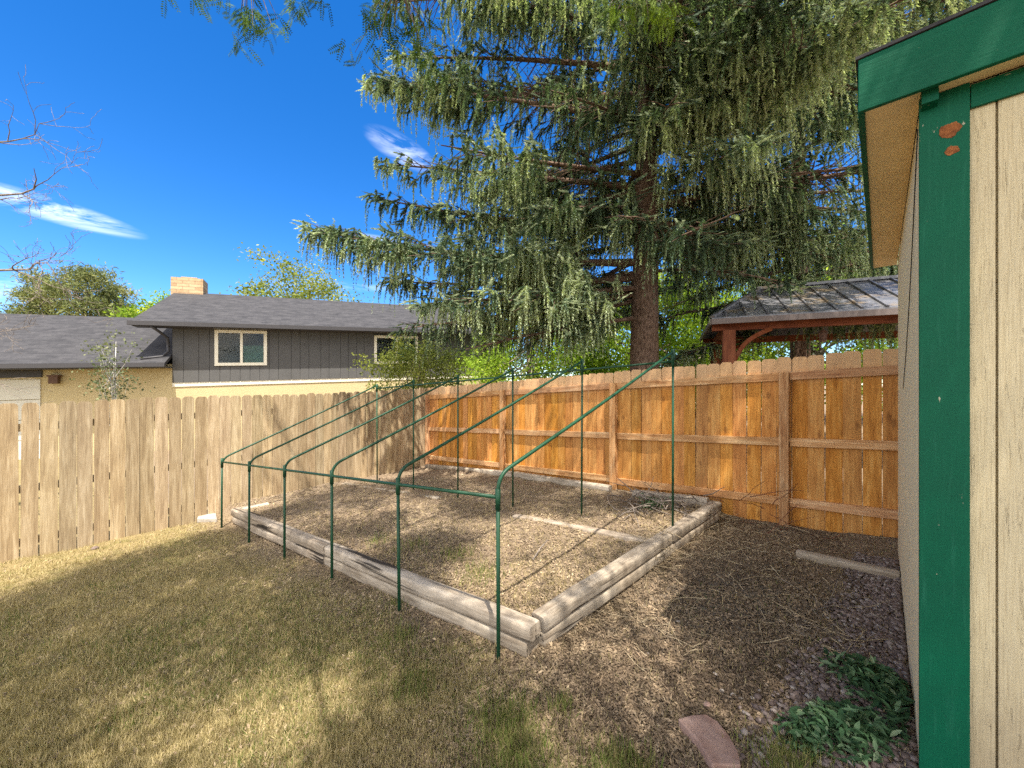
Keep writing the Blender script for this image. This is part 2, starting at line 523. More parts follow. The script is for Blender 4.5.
M['black'] = paint('black_metal', (.02, .02, .02), .5, 0)
M['lampmetal'] = paint('rusty_lamp_metal', (.10, .05, .03), .5, .1)
M['rust'] = m_stone('rust', (.11, .035, .015), (.36, .135, .045), 38)
M['eave'] = paint('grey_brown_metal_edge', (.16, .13, .12), .5, .05, 20, .15)
M['curtain'] = paint('green_curtain', (.10, .22, .16), .8, 0)
M['interior'] = paint('room_behind_glass', (.045, .05, .045), .8, 0)
def m_glass():
    k = NT('window_glass')
    k.col((.02, .03, .03), .04, .6)
    tr = k.new('ShaderNodeBsdfTransparent')
    mx = k.new('ShaderNodeMixShader'); mx.inputs[0].default_value = .72
    k.link(k.bsdf.outputs[0], mx.inputs[1]); k.link(tr.outputs[0], mx.inputs[2])
    k.link(mx.outputs[0], k.out.inputs['Surface'])
    return k.m
M['glass'] = m_glass()
def m_metalroof():
    k = NT('grey_metal_roof')
    tc = k.new('ShaderNodeTexCoord').outputs['Object']
    n = k.noise(tc, 5, 6, .7)
    n2 = k.noise(k.mapping(tc, (1, 1, 2.5)), 2.2, 6, .7)
    c = k.ramp(n, [(.42, (.10, .105, .12)), (.56, (.19, .19, .205))])
    c = k.mix(k.ramp(n2, [(.52, (0, 0, 0)), (.62, (.8, .8, .8))]), c, (.26, .19, .11))
    return k.col(c, k.math('ADD', k.math('MULTIPLY', n, .4), .2) if False else .38, .5, .35)
M['metalroof'] = m_metalroof()

# ------------------------------------------------------------------ sun and sky
SUN = Vector((.496, -1.82, 4.5)).normalized()       # towards the sun
EL = math.asin(SUN.z); AZ = math.atan2(SUN.x, SUN.y)
sd = bpy.data.lights.new("sun", 'SUN'); sd.energy = 4.3; sd.angle = R(.53); sd.color = (1, .93, .82)
so = bpy.data.objects.new("sun", sd); COL.objects.link(so)
so.rotation_euler = (-SUN).to_track_quat('-Z', 'Y').to_euler()
so.location = (0, 0, 30)

w = bpy.data.worlds.new("World"); SC.world = w; w.use_nodes = True
wn = w.node_tree.nodes; wl = w.node_tree.links
bg = wn["Background"]
sky = wn.new('ShaderNodeTexSky'); sky.sky_type = 'NISHITA'; sky.sun_disc = False
sky.sun_elevation = EL; sky.sun_rotation = AZ
sky.altitude = 1700; sky.air_density = 1.0; sky.dust_density = .3; sky.ozone_density = 4.0
hsv = wn.new('ShaderNodeHueSaturation'); hsv.inputs['Saturation'].default_value = 1.33
hsv.inputs['Value'].default_value = .74
hsv.inputs['Hue'].default_value = .506
wl.new(sky.outputs[0], hsv.inputs['Color'])
geo = wn.new('ShaderNodeTexCoord')
def wmath(op, a, b=0.0, clamp=False):
    n = wn.new('ShaderNodeMath'); n.operation = op; n.use_clamp = clamp
    for v, i in ((a, 0), (b, 1)):
        if hasattr(v, 'links'): wl.new(v, n.inputs[i])
        else: n.inputs[i].default_value = v
    return n.outputs[0]
def wdot(vec):
    n = wn.new('ShaderNodeVectorMath'); n.operation = 'DOT_PRODUCT'
    wl.new(geo.outputs['Generated'], n.inputs[0]); n.inputs[1].default_value = vec
    return n.outputs['Value']
cl_noise = wn.new('ShaderNodeTexNoise'); cl_noise.inputs['Scale'].default_value = 5.5
cl_noise.inputs['Detail'].default_value = 9; cl_noise.inputs['Roughness'].default_value = .68
cl_noise.inputs['Distortion'].default_value = .6
cmap = wn.new('ShaderNodeMapping'); cmap.inputs['Scale'].default_value = (1.3, 1.3, 5.5)
wl.new(geo.outputs['Generated'], cmap.inputs[0]); wl.new(cmap.outputs[0], cl_noise.inputs['Vector'])
colr = hsv.outputs[0]
for (azd, eld, wa, wb, tilt, amt) in ((-50.0, 16.2, .115, .021, -.10, 1.0), (-16.0, 30.3, .085, .030, -.35, .6),
                                 (-20.5, 19.5, .09, .012, 0, .55), (-25, 13.0, .16, .012, .05, .4), (-57, 8.0, .18, .03, .1, .55)):
    a, e = R(azd), R(eld)
    c = Vector((math.sin(a) * math.cos(e), math.cos(a) * math.cos(e), math.sin(e)))
    e1 = Vector((math.cos(a), -math.sin(a), 0)); e2 = e1.cross(c).normalized()
    if e2.z < 0: e2 = -e2
    q1 = e1 * math.cos(tilt) + e2 * math.sin(tilt); q2 = e2 * math.cos(tilt) - e1 * math.sin(tilt)
    x = wmath('DIVIDE', wdot(q1), wa); y = wmath('DIVIDE', wdot(q2), wb)
    r2 = wmath('ADD', wmath('MULTIPLY', x, x), wmath('MULTIPLY', y, y))
    m = wmath('SUBTRACT', 1.0, r2, True)
    m = wmath('MULTIPLY', m, wmath('GREATER_THAN', wdot(c), .5))
    nz = wmath('MULTIPLY', wmath('SUBTRACT', cl_noise.outputs['Fac'], .43), 4.2, True)
    m = wmath('MULTIPLY', wmath('MULTIPLY', wmath('POWER', m, 1.25), nz), amt, True)
    mx = wn.new('ShaderNodeMix'); mx.data_type = 'RGBA'
    wl.new(m, mx.inputs[0]); wl.new(colr, mx.inputs[6]); mx.inputs[7].default_value = (5.2, 5.4, 5.8, 1)
    colr = mx.outputs[2]
# added fill light: unseen broken white cumulus in the sky behind the camera
cn = wn.new('ShaderNodeTexNoise'); cn.inputs['Scale'].default_value = 3.2; cn.inputs['Detail'].default_value = 7; cn.inputs['Roughness'].default_value = .58
cm2 = wn.new('ShaderNodeMapping'); cm2.inputs['Scale'].default_value = (1, 1, 1.8); cm2.inputs['Location'].default_value = (3, 1, 2)
wl.new(geo.outputs['Generated'], cm2.inputs[0]); wl.new(cm2.outputs[0], cn.inputs['Vector'])
back = wmath('MULTIPLY', wmath('ADD', wdot((0, -1, .12)), .10), 3.5, True)
fill_cloud = wmath('MULTIPLY', wmath('SUBTRACT', cn.outputs['Fac'], .36), 7.0, True)
mb_ = wn.new('ShaderNodeMix'); mb_.data_type = 'RGBA'
wl.new(wmath('MULTIPLY', back, fill_cloud), mb_.inputs[0]); wl.new(colr, mb_.inputs[6]); mb_.inputs[7].default_value = (8.6, 8.2, 7.6, 1)
colr = mb_.outputs[2]
wl.new(colr, bg.inputs['Color']); bg.inputs['Strength'].default_value = .15

SC.view_settings.view_transform = 'Standard'
SC.view_settings.look = 'None'
SC.view_settings.exposure = 1.44
SC.view_settings.gamma = 1
SC.cycles.max_bounces = 8
SC.cycles.transparent_max_bounces = 12
SC.cycles.sample_clamp_indirect = 8
SC.cycles.use_denoising = False

# ------------------------------------------------------------------ ground sheet
def axis(lo, hi, step, far):
    core = np.arange(lo, hi + 1e-6, step)
    ext = [step * 1.5 ** i for i in range(1, 60)]
    out = []; a = 0
    for e in ext:
        a += e
        if a > far: break
        out.append(a)
    out = np.array(out + [far])
    return np.concatenate([lo - out[::-1], core, hi + out])
ax = axis(-8.5, 5.0, .045, 350); ay = axis(0.2, 9.6, .045, 350)
GX, GY = np.meshgrid(ax, ay)
GZ = gz(GX, GY)
bm_ = bedmask(GX, GY)
yard = sstep(-.15, .05, -side(CORNER, dl, GX, GY))
# worn soil: in the bed, along the timbers and the right side of the yard
dN = -side(N, unit(RR - N), GX, GY)                         # right of the right timbers
front = side(N, unit(L - N), GX, GY)                        # in front of the front timbers
soilz = np.maximum(sstep(-.05, .05, bm_), sstep(-.35, .25, dN + .35 * (fbm(GX, GY, 1.3, 21) - .5) - .25 * sstep(2.2, 1.6, GY)))
soilz = np.maximum(soilz, sstep(.55, .05, front + .5 * (fbm(GX, GY, 2.0, 5) - .5)) * .8 * (front > -.1))
darkz = np.exp(-(((GX - 1.55) / .55) ** 2 + ((GY - 2.75) / .6) ** 2)) * 1.1
darkz = np.maximum(darkz, sstep(.3, .9, fbm(GX, GY, 1.6, 31)) * soilz * .5)
nx, ny = len(ax), len(ay)
idx = np.arange(nx * ny).reshape(ny, nx)
F = np.stack([idx[:-1, :-1], idx[:-1, 1:], idx[1:, 1:], idx[1:, :-1]], -1).reshape(-1, 4)
tint = np.stack([soilz.ravel(), np.clip(darkz, 0, 1).ravel(), np.zeros(nx * ny)], 1)
gobj = mesh_np("ground", np.stack([GX.ravel(), GY.ravel(), GZ.ravel()], 1), F, tint, M['ground'], smooth=True)
tag(gobj, kind='structure')

# ------------------------------------------------------------------ grass, litter, gravel (uncountable stuff)
def in_view_samples(n, ymax, power):
    u = RNG.random(n)
    ymin = 1.45
    if power == 1: Y = ymin * (ymax / ymin) ** u
    else: Y = (ymin ** (1 - power) + u * (ymax ** (1 - power) - ymin ** (1 - power))) ** (1 / (1 - power))
    X = (RNG.random(n) * 2 - 1) * (1.42 * Y + .1)
    return X, Y

def shed_block(x, y):   # true in the shed's footprint
    d = unit([.691, .723]); c = np.array([1.593, 1.5])
    return (-side(c, d, x, y) > -.01) & ((x - c[0]) * d[0] + (y - c[1]) * d[1] > -.02)

def blades(n, ymax, power, hlo, hhi, wid, keep, tintf, lean=.9):
    X, Y = in_view_samples(n, ymax, power)
    k = keep(X, Y) & (side(CORNER, dl, X, Y) < -.03) & (side(CORNER, dc, X, Y) < -.05) & ~shed_block(X, Y)
    X, Y = X[k], Y[k]; n = len(X)
    Z = gz(X, Y)
    h = RNG.uniform(hlo, hhi, n); a = RNG.uniform(0, 2 * PI, n); ln = np.abs(RNG.normal(0, lean, n))
    b = RNG.uniform(0, 2 * PI, n); wd = wid * RNG.uniform(.7, 1.3, n) * (1 + .12 * Y)
    base = np.stack([X, Y, Z - .004], 1)
    wv = np.stack([np.cos(a), np.sin(a), 0 * a], 1) * wd[:, None] / 2
    ld = np.stack([np.cos(b) * np.sin(ln), np.sin(b) * np.sin(ln), np.abs(np.cos(ln)) * .9 + .08], 1)
    tip = base + ld * h[:, None]
    V = np.stack([base - wv, base + wv, tip], 1).reshape(-1, 3)
    F = np.arange(3 * n).reshape(-1, 3)
    t = np.repeat(tintf(X, Y, n), 3, axis=0)
    return V, F, t

def lawn_keep(X, Y):
    fr = side(N, unit(L - N), X, Y); dn = -side(N, unit(RR - N), X, Y)
    p = sstep(.0, .5, fr + .4 * (fbm(X, Y, 2.0, 5) - .5)) * sstep(.65, -.1, dn + .35 * (fbm(X, Y, 1.3, 21) - .5) - .25 * sstep(2.2, 1.6, Y))
    p = np.where(bedmask(X, Y) > -.02, 0, p)
    return RNG.random(len(X)) < np.maximum(p, .05 * (bedmask(X, Y) < -.1) + .34 * (bedmask(X, Y) > .03)) * (.5 + .5 * sstep(.3, .5, fbm(X, Y, 3.0, 44)))

def lawn_tint(X, Y, n):
    g = fbm(X, Y, 1.1, 61)
    gl = sstep(.46, .66, g + .15 * (vnoise(X, Y, 6, 4) - .5))
    strip = np.exp(-((X - .0 - (1.75 - Y) * .2) / .22) ** 2) * sstep(2.2, 1.9, Y)
    gl = np.maximum(gl * .38, strip)
    gl = np.where(bedmask(X, Y) > 0, sstep(.62, .72, g) * .5, gl)
    dry = RNG.normal(.72, .16, n)
    r = np.where(RNG.random(n) < gl * .75, RNG.normal(.14, .12, n), dry)
    return np.stack([np.clip(r, 0, 1), RNG.random(n), np.zeros(n)], 1)

V, F, t = blades(620000, 7.0, 1.9, .02, .055, .0040, lawn_keep, lawn_tint, 1.0)
gr = mesh_np("grass", V, F, t, M['grass'])
tag(gr, "dry tan lawn grass with green patches over the yard", "grass", kind='stuff')

# greener, taller tufts
def tuft_keep(X, Y):
    c = [(-.03, 1.85, .13), (.02, 1.70, .13), (.25, 1.95, .05), (-.75, 2.6, .10), (-.9, 3.1, .10), (-.55, 2.15, .09), (1.15, 1.6, .10), (.45, 1.60, .12),
         (-.25, 3.2, .15), (-.5, 3.6, .13), (-1.0, 3.9, .13), (-1.4, 4.1, .12)]
    p = np.zeros(len(X))
    for (x, y, r) in c: p = np.maximum(p, np.exp(-(((X - x) ** 2 + (Y - y) ** 2) / r ** 2)))
    return RNG.random(len(X)) < p * .8
V, F, t = blades(260000, 4.5, 1.9, .04, .10, .004, tuft_keep,
                 lambda X, Y, n: np.stack([np.clip(RNG.normal(.22, .18, n), 0, 1), RNG.random(n), 0 * X], 1), .5)
gt = mesh_np("grass_tufts", V, F, t, M['grass'])
tag(gt, "longer green grass tufts growing in front of the timbers", "grass", kind='stuff')

def chips(n, ymax, power, keep, tintf, l=(.008, .03), w=(.003, .009), lift=.012):
    X, Y = in_view_samples(n, ymax, power)
    k = keep(X, Y) & (side(CORNER, dl, X, Y) < -.03) & (side(CORNER, dc, X, Y) < -.04) & ~shed_block(X, Y)
    X, Y = X[k], Y[k]; n = len(X)
    Z = gz(X, Y) + RNG.uniform(0, lift, n)
    a = RNG.uniform(0, 2 * PI, n)
    ln = RNG.uniform(*l, n) * (1 + .08 * Y); wd = RNG.uniform(*w, n) * (1 + .08 * Y)
    tl = RNG.normal(0, .35, n); rl = RNG.normal(0, .5, n)
    d = np.stack([np.cos(a) * np.cos(tl), np.sin(a) * np.cos(tl), np.sin(tl)], 1)
    s = np.stack([-np.sin(a) * np.cos(rl), np.cos(a) * np.cos(rl), np.sin(rl)], 1)
    c = np.stack([X, Y, Z + .004], 1)
    d = d * ln[:, None]; s = s * wd[:, None]
    V = np.stack([c - d, c - s * .9 + d * .1, c + d, c + s], 1).reshape(-1, 3)
    F = np.arange(4 * n).reshape(-1, 4)
    return V, F, np.repeat(tintf(X, Y, n), 4, axis=0)

def lit_keep(X, Y):
    bd = bedmask(X, Y); dn = -side(N, unit(RR - N), X, Y); fr = side(N, unit(L - N), X, Y)
    p = np.where(bd > .05, .8, 0) * (.55 + .45 * sstep(.35, .55, fbm(X, Y, 2.2, 77)))
    p = np.maximum(p, sstep(-.2, .3, dn) * .9 * (bd < 0))
    p = np.maximum(p, sstep(.9, .05, fr) * .5 * ((fr > -.02) & (dn < .1)))
    p = np.maximum(p, .04 * (bd < 0))
    vs = (X - 1.593) * .723 - (Y - 1.5) * .691
    p = p * (1 - .75 * sstep(-.55, -.3, vs))
    return RNG.random(len(X)) < p
def lit_tint(X, Y, n):
    return np.stack([np.clip(RNG.normal(.52, .17, n) + .5 * (fbm(X, Y, 2.5, 12) - .5) - .15 * sstep(.1, .6, -side(N, unit(RR - N), X, Y)), 0, 1), RNG.random(n), 0 * X], 1)
V, F, t = chips(330000, 9.0, 1.5, lit_keep, lit_tint, (.004, .017), (.0022, .0065))
lt = mesh_np("leaf_litter", V, F, t, M['litter'])
tag(lt, "brown leaf litter and wood chips strewn over bare soil", "litter", kind='stuff')

ICO_V = np.array([(-1, 1.618, 0), (1, 1.618, 0), (-1, -1.618, 0), (1, -1.618, 0), (0, -1, 1.618), (0, 1, 1.618), (0, -1, -1.618),
                  (0, 1, -1.618), (1.618, 0, -1), (1.618, 0, 1), (-1.618, 0, -1), (-1.618, 0, 1)]) / 1.902
ICO_F = np.array([(0, 11, 5), (0, 5, 1), (0, 1, 7), (0, 7, 10), (0, 10, 11), (1, 5, 9), (5, 11, 4), (11, 10, 2), (10, 7, 6), (7, 1, 8),
                  (3, 9, 4), (3, 4, 2), (3, 2, 6), (3, 6, 8), (3, 8, 9), (4, 9, 5), (2, 4, 11), (6, 2, 10), (8, 6, 7), (9, 8, 1)])
def ico2():
    V = [tuple(v) for v in ICO_V]; F = []; cache = {}
    def mid(a, b):
        k = (min(a, b), max(a, b))
        if k not in cache:
            m = np.array(V[a]) + np.array(V[b]); m /= np.linalg.norm(m); cache[k] = len(V); V.append(tuple(m))
        return cache[k]
    for a, b, c in ICO_F:
        x, y, z = mid(a, b), mid(b, c), mid(c, a)
        F += [(a, x, z), (b, y, x), (c, z, y), (x, y, z)]
    return np.array(V), np.array(F)
I2V, I2F = ico2()
def gravel():
    n = 9000
    d = np.array([.691, .723]); p = np.array([.723, -.691]); c = np.array([1.593, 1.5])
    u = RNG.uniform(-.35, 2.35, n); v = -RNG.random(n) ** 1.2 * (.40 + .22 * sstep(1.0, 0.0, u))
    keep = RNG.random(n) < sstep(0, .2, .38 + .22 * sstep(1, 0, u) + v + .3 * (fbm(u, v, 3, 8) - .5))
    u, v = u[keep], v[keep]; n = len(u)
    X = c[0] + d[0] * u + p[0] * v; Y = c[1] + d[1] * u + p[1] * v
    k = (side(CORNER, dc, X, Y) < -.06) & ~shed_block(X, Y)
    X, Y = X[k], Y[k]; n = len(X)
    r = RNG.uniform(.008, .019, n)
    S = np.stack([r * RNG.uniform(.8, 1.4, n), r * RNG.uniform(.7, 1.1, n), r * RNG.uniform(.45, .75, n)], 1)
    a = RNG.uniform(0, 2 * PI, n); Z = gz(X, Y) + RNG.uniform(-.002, .02, n)
    B = ICO_V[None] * (1 + RNG.normal(0, .10, (n, 12, 1))) * S[:, None, :]
    x = B[..., 0] * np.cos(a)[:, None] - B[..., 1] * np.sin(a)[:, None]
    y = B[..., 0] * np.sin(a)[:, None] + B[..., 1] * np.cos(a)[:, None]
    tl = RNG.normal(0, .3, n)[:, None]
    V = np.stack([x + X[:, None], y + Y[:, None], B[..., 2] + tl * x + Z[:, None]], -1).reshape(-1, 3)
    F = (ICO_F[None] + 12 * np.arange(n)[:, None, None]).reshape(-1, 3)
    t = np.repeat(np.stack([RNG.random(n), RNG.random(n), 0 * X], 1), 12, 0)
    o = mesh_np("gravel", V, F, t, M['gravel'], smooth=False)
    tag(o, "reddish grey gravel along the foot of the shed", "gravel", kind='stuff')
gravel()

# ------------------------------------------------------------------ weathered picket fence (left)
def dogear(w, h, cx, cy):
    return [(-w / 2, 0), (w / 2, 0), (w / 2, h - cy), (w / 2 - cx * .45, h - cy * .35), (w / 2 - cx, h), (-w / 2 + cx, h), (-w / 2 + cx * .45, h - cy * .35), (-w / 2, h - cy)]

def picket_fence():
    d3 = Vector((dl[0], dl[1], 0)); nrm = Vector((dl[1], -dl[0], 0))     # towards the yard
    root = thing("picket_fence", "weathered grey tan dog eared picket fence on the left side of the lawn", "fence", (LW[0], LW[1], float(gz(*LW))))
    tot = float(np.linalg.norm(CORNER - LW))
    s0 = -3.6
    posts = [s0 + 2.33 * i for i in range(5)]
    def ztop(s): return 1.367 + (1.50 - 1.367) * s / tot + .015 * math.sin(s * 1.3)
    s = s0
    ends = posts[1:] + [tot]
    bay = MB(); bi = 0
    while s < tot - .05:
        wd = random.uniform(.128, .142); gap = random.choice([.004, .006, .008, .010, .013])
        c = s + wd / 2
        zt = ztop(c) + random.uniform(-.012, .012)
        p = LW + dl * c
        zb = float(gz(*p)) - .06
        tl = random.gauss(0, .0025)
        e2 = Vector((d3.x * tl, d3.y * tl, 1))
        bow = random.uniform(-.006, .006)
        bay.prism(dogear(wd, zt - zb, random.uniform(.022, .034), random.uniform(.03, .045)),
                  Vector((p[0], p[1], zb)) + nrm * bow, d3 + nrm * random.gauss(0, .02), e2, nrm, .016)
        s += wd + gap
        if s > ends[bi] or s >= tot - .05:
            bay.build("picket_panel", M['greywood'], root); bay = MB()
            bi = min(bi + 1, len(ends) - 1)
    for a, b in zip([posts[0]] + posts[1:], ends):
        for dz in (.28, 1.0, 1.62):
            m = MB()
            pa = LW + dl * (a + .005); pb = LW + dl * (b - .005)
            m.beam(Vector((*pa, ztop(a) - dz)) - nrm * .028, Vector((*pb, ztop(b) - dz)) - nrm * .028, .038, .089)
            m.build("rail", M['greywood'], root)
    for a in posts:
        m = MB(); p = LW + dl * a
        m.beam(Vector((*p, float(gz(*p)) - .3)) - nrm * .095, Vector((*p, ztop(a) - .1)) - nrm * .095, .09, .09, (d3.x, d3.y, 0))
        m.build("post", M['greywood'], root)
picket_fence()

# ------------------------------------------------------------------ cedar fence (right)
def cedar_fence():
    d3 = Vector((dc[0], dc[1], 0)); nrm = Vector((dc[1], -dc[0], 0))
    if nrm.y > 0: nrm = -nrm
    root = thing("cedar_fence", "orange stained cedar privacy fence with posts and three rails facing the yard", "fence", (CORNER[0], CORNER[1], float(gz(*CORNER))))
    tot = float(np.linalg.norm(CE - CORNER))
    def ztop(s): return 1.507 + (1.943 - 1.507) * s / tot
    def sx(px):                       # where the fence line crosses a given bearing
        r = (px - 512) / FPX
        return (r * CORNER[1] - CORNER[0]) / (dc[0] - r * dc[1])
    posts = [.05, sx(504.5), sx(615), sx(785), sx(785) + 2.4]
    end = posts[-1] + .3
    s = -.02; bi = 0; bay = MB(); ends = posts[1:-1] + [posts[-1]]
    while s < posts[-1]:
        wd = random.uniform(.134, .142); gap = random.choice([.004, .005, .006, .008])
        c = s + wd / 2; p = CORNER + dc * c
        zt = ztop(c) + random.uniform(-.008, .008)
        zb = min(float(gz(*p)), -.3 + .43 * c / tot) - .05
        tl = random.gauss(0, .003)
        bay.prism(dogear(wd, zt - zb, random.uniform(.02, .028), random.uniform(.024, .034)),
                  Vector((p[0], p[1], zb)) - nrm * random.uniform(0, .005), d3 + nrm * random.gauss(0, .02), Vector((d3.x * tl, d3.y * tl, 1)), -nrm, .016)
        s += wd + gap
        if s > ends[bi] or s >= posts[-1]:
            bay.build("picket_panel", M['cedar'], root); bay = MB(); bi = min(bi + 1, len(ends) - 1)
    for a in posts:
        m = MB(); p = CORNER + dc * a
        o = nrm * .0465
        m.beam(Vector((*p, float(gz(*p)) - .3)) + o, Vector((*p, ztop(a) - .165)) + o, .088, .088, (d3.x, d3.y, 0))
        m.build("post", M['cedar_rail'], root, bevel=.004)
    for a, b in zip(posts[:-1], posts[1:]):
        for dz, hh in ((.215, .089), (.93, .089), (1.585, .089)):
            m = MB()
            pa = CORNER + dc * (a + .046); pb = CORNER + dc * (b - .046)
            j = random.uniform(-.01, .01)
            m.beam(Vector((*pa, ztop(a) - dz + j)) + nrm * .021, Vector((*pb, ztop(b) - dz + random.uniform(-.01, .01))) + nrm * .021, .038, hh)
            m.build("rail", M['cedar_rail'], root, bevel=.003)
cedar_fence()

# ------------------------------------------------------------------ raised bed timbers
def raised_bed():
    root = thing("raised_bed", "grey weathered round edged timbers stacked as the border of the raised garden bed", "garden bed", (N[0], N[1], float(gz(N[0], N[1] - .2))))
    def gout(p, q, side_off):       # ground level just outside the border
        d = unit(q - p); n = np.array([d[1], -d[0]]) * side_off
        return lambda t: float(gz(*(p + (q - p) * t + n)))
    gF = lambda t: float(-.033 + .0594 * (N + (L - N) * t)[0] - .0192 * (N + (L - N) * t)[1])
    gR = lambda t: float(-.033 + .0594 * (N + (RR - N) * t)[0] - .0192 * (N + (RR - N) * t)[1])
    def run(p, q, gf, cuts, z, w, h, jit=.008):
        for a, b in zip(cuts[:-1], cuts[1:]):
            m = MB(); pa = p + (q - p) * (a + .0015); pb = p + (q - p) * (b - .0015)
            m.timber((pa[0] + random.uniform(-jit, jit), pa[1], gf(a) + z), (pb[0] + random.uniform(-jit, jit), pb[1], gf(b) + z), w, h, st=18)
            m.build("timber", M['timber'], root, autosmooth=True)
    run(N, L, gF, [-.012, .47, .985], .142, .126, .10)
    run(N, L, gF, [-.008, .47, .975], .042, .138, .10)
    # right side starts behind the front timbers
    a0 = .026
    run(N, RR, gR, [a0, .60, 1.0], .145, .124, .10)
    run(N, RR, gR, [a0, .62, .98], .044, .134, .10)
    # a stub of a third course under the near corner
    m = MB(); u = unit(RR - N); v = unit(L - N)
    p = N + v * .0; m.timber((p[0] - .06, p[1] + .015, gF(0) - .048), (p[0] + .16, p[1] + .16, gR(.08) - .045), .13, .09, st=6)
    m.build("timber", M['timber'], root, autosmooth=True)
    # left return by the grey fence
    e = L + unit(CORNER - LW) * .45
    m = MB(); m.timber((L[0] + .0, L[1] + .08, gF(1) + .10), (e[0], e[1], gF(1) + .10), .13, .10, st=8); m.build("timber", M['timber'], root, autosmooth=True)
raised_bed()

def lone_timber(name, label, px0, py0, px1, py1, w=.12, h=.09, sink=.02, off=None):
    a = gp(px0, py0); b = gp(px1, py1)
    root = thing(name, label, "timber", (a.x, a.y, a.z))
    m = MB(); m.timber((a.x, a.y, a.z + h / 2 - sink), (b.x, b.y, b.z + h / 2 - sink), w, h, st=16)
    o = m.build(name, M['timber'], None, autosmooth=True)
    bpy.data.objects.remove(root)
    o.location = (0, 0, 0)
    return tag(o, label, "timber")
lone_timber("landscape_timber", "half buried grey timber dividing the garden bed, ending at the right border", 515, 517, 651, 543, .11, .08, .045)
lone_timber("landscape_timber", "thin grey timber sunk in the bed soil near the weathered fence", 344, 484, 440, 499, .10, .07, .045)
lone_timber("landscape_timber", "loose grey timber lying on mulch between the cedar fence and the shed", 797, 556, 900, 579, .10, .085, .03)

def fence_foot_timbers():
    nrm = Vector((dc[1], -dc[0], 0)); nrm = -nrm if nrm.y > 0 else nrm
    def sx(px):
        r = (px - 512) / FPX
        return (r * CORNER[1] - CORNER[0]) / (dc[0] - r * dc[1])
    labs = ["weathered timber along the foot of the cedar fence near the fence corner",
            "middle weathered timber along the foot of the cedar fence behind the bed",
            "short bleached timber at the cedar fence foot beside the brush pile"]
    for (a, b, lab) in ((434, 520, labs[0]), (522, 617, labs[1]), (640, 713, labs[2])):
        pa = CORNER + dc * sx(a); pb = CORNER + dc * sx(b)
        o = nrm * .19
        za = float(gz(pa[0] + o.x, pa[1] + o.y)); zb = float(gz(pb[0] + o.x, pb[1] + o.y))
        m = MB(); m.timber((pa[0] + o.x, pa[1] + o.y, za + .035), (pb[0] + o.x, pb[1] + o.y, zb + .035), .11, .10, st=10)
        tag(m.build("landscape_timber", M['timber'], None, autosmooth=True), lab, "timber")
fence_foot_timbers()

# ------------------------------------------------------------------ greenhouse frame
def greenhouse():
    F0 = np.array([-.085, 2.33]); F1 = np.array([-3.985, 5.29])
    B0 = np.array([1.61, 3.85]); B1 = B0 + np.array([-4.0, 2.96])
    root = thing("greenhouse_frame", "bare green metal tube greenhouse frame standing over the raised bed", "greenhouse frame", (F0[0], F0[1], float(gz(*F0))))
    lerp = lambda a, b, t: a + (b - a) * t
    fronts = []; backs = []
    for i in range(6):
        t = i / 5
        f = lerp(F0, F1, t); b = lerp(B0, B1, t)
        zf = lerp(1.045, .575, t); zb = lerp(1.925, 1.575, t)
        zfb = lerp(.915, .53, t); zbb = lerp(1.825, 1.52, t)
        if i not in (0, 5): zf += random.uniform(-.01, .01); zb += random.uniform(-.01, .01)
        fv = Vector((f[0], f[1], 0)); bv = Vector((b[0], b[1], 0))
        r = .0125
        top = Vector((f[0], f[1], zf)); ridge = Vector((b[0], b[1], zb))
        sl = (ridge - top).normalized()
        j = Vector((random.uniform(-.015, .015), random.uniform(-.015, .015), 0))
        m = MB(); m.tube([Vector((f[0], f[1], float(gz(*f)) - .2)) + j, Vector((f[0], f[1], zfb - .03))], r, 10); m.build("front_post", M['pole'], root, smooth=True)
        # rafter with its bend at the eave
        pts = [Vector((f[0], f[1], zfb - .028))]
        p0 = Vector((f[0], f[1], zf - .10)); p2 = top + sl * .10
        for k in range(8):
            q = k / 7
            pts.append(p0 * (1 - q) ** 2 + top * 2 * q * (1 - q) + p2 * q * q)
        n_ = 6
        for k in range(1, n_ + 1):
            q = k / n_; pp = p2.lerp(ridge, q); pp.z -= .012 * math.sin(PI * q); pts.append(pp)
        m = MB(); m.tube(pts, r, 10); rf = m.build("rafter", M['pole'], root, smooth=True)
        m = MB(); m.tube([Vector((f[0], f[1], zfb - .075)), Vector((f[0], f[1], zfb + .05))], r + .0045, 10); m.build("connector", M['pole'], rf, smooth=True)
        m = MB(); m.tube([Vector((b[0], b[1], float(gz(*b)) - .2)) - j, ridge + Vector((0, 0, .01))], r * .9, 10); bp = m.build("back_post", M['pole'], root, smooth=True)
        m = MB(); m.tube([Vector((b[0], b[1], zbb - .05)), ridge + Vector((0, 0, .025))], r + .006, 10); m.build("connector", M['pole'], bp, smooth=True)
        fronts.append(Vector((f[0], f[1], zfb))); backs.append(Vector((b[0], b[1], zbb)))
    m = MB(); m.tube(fronts, .0115, 10); m.build("eave_rail", M['pole'], root, smooth=True)
    m = MB(); m.tube(backs, .0115, 10); m.build("ridge_rail", M['pole'], root, smooth=True)
greenhouse()

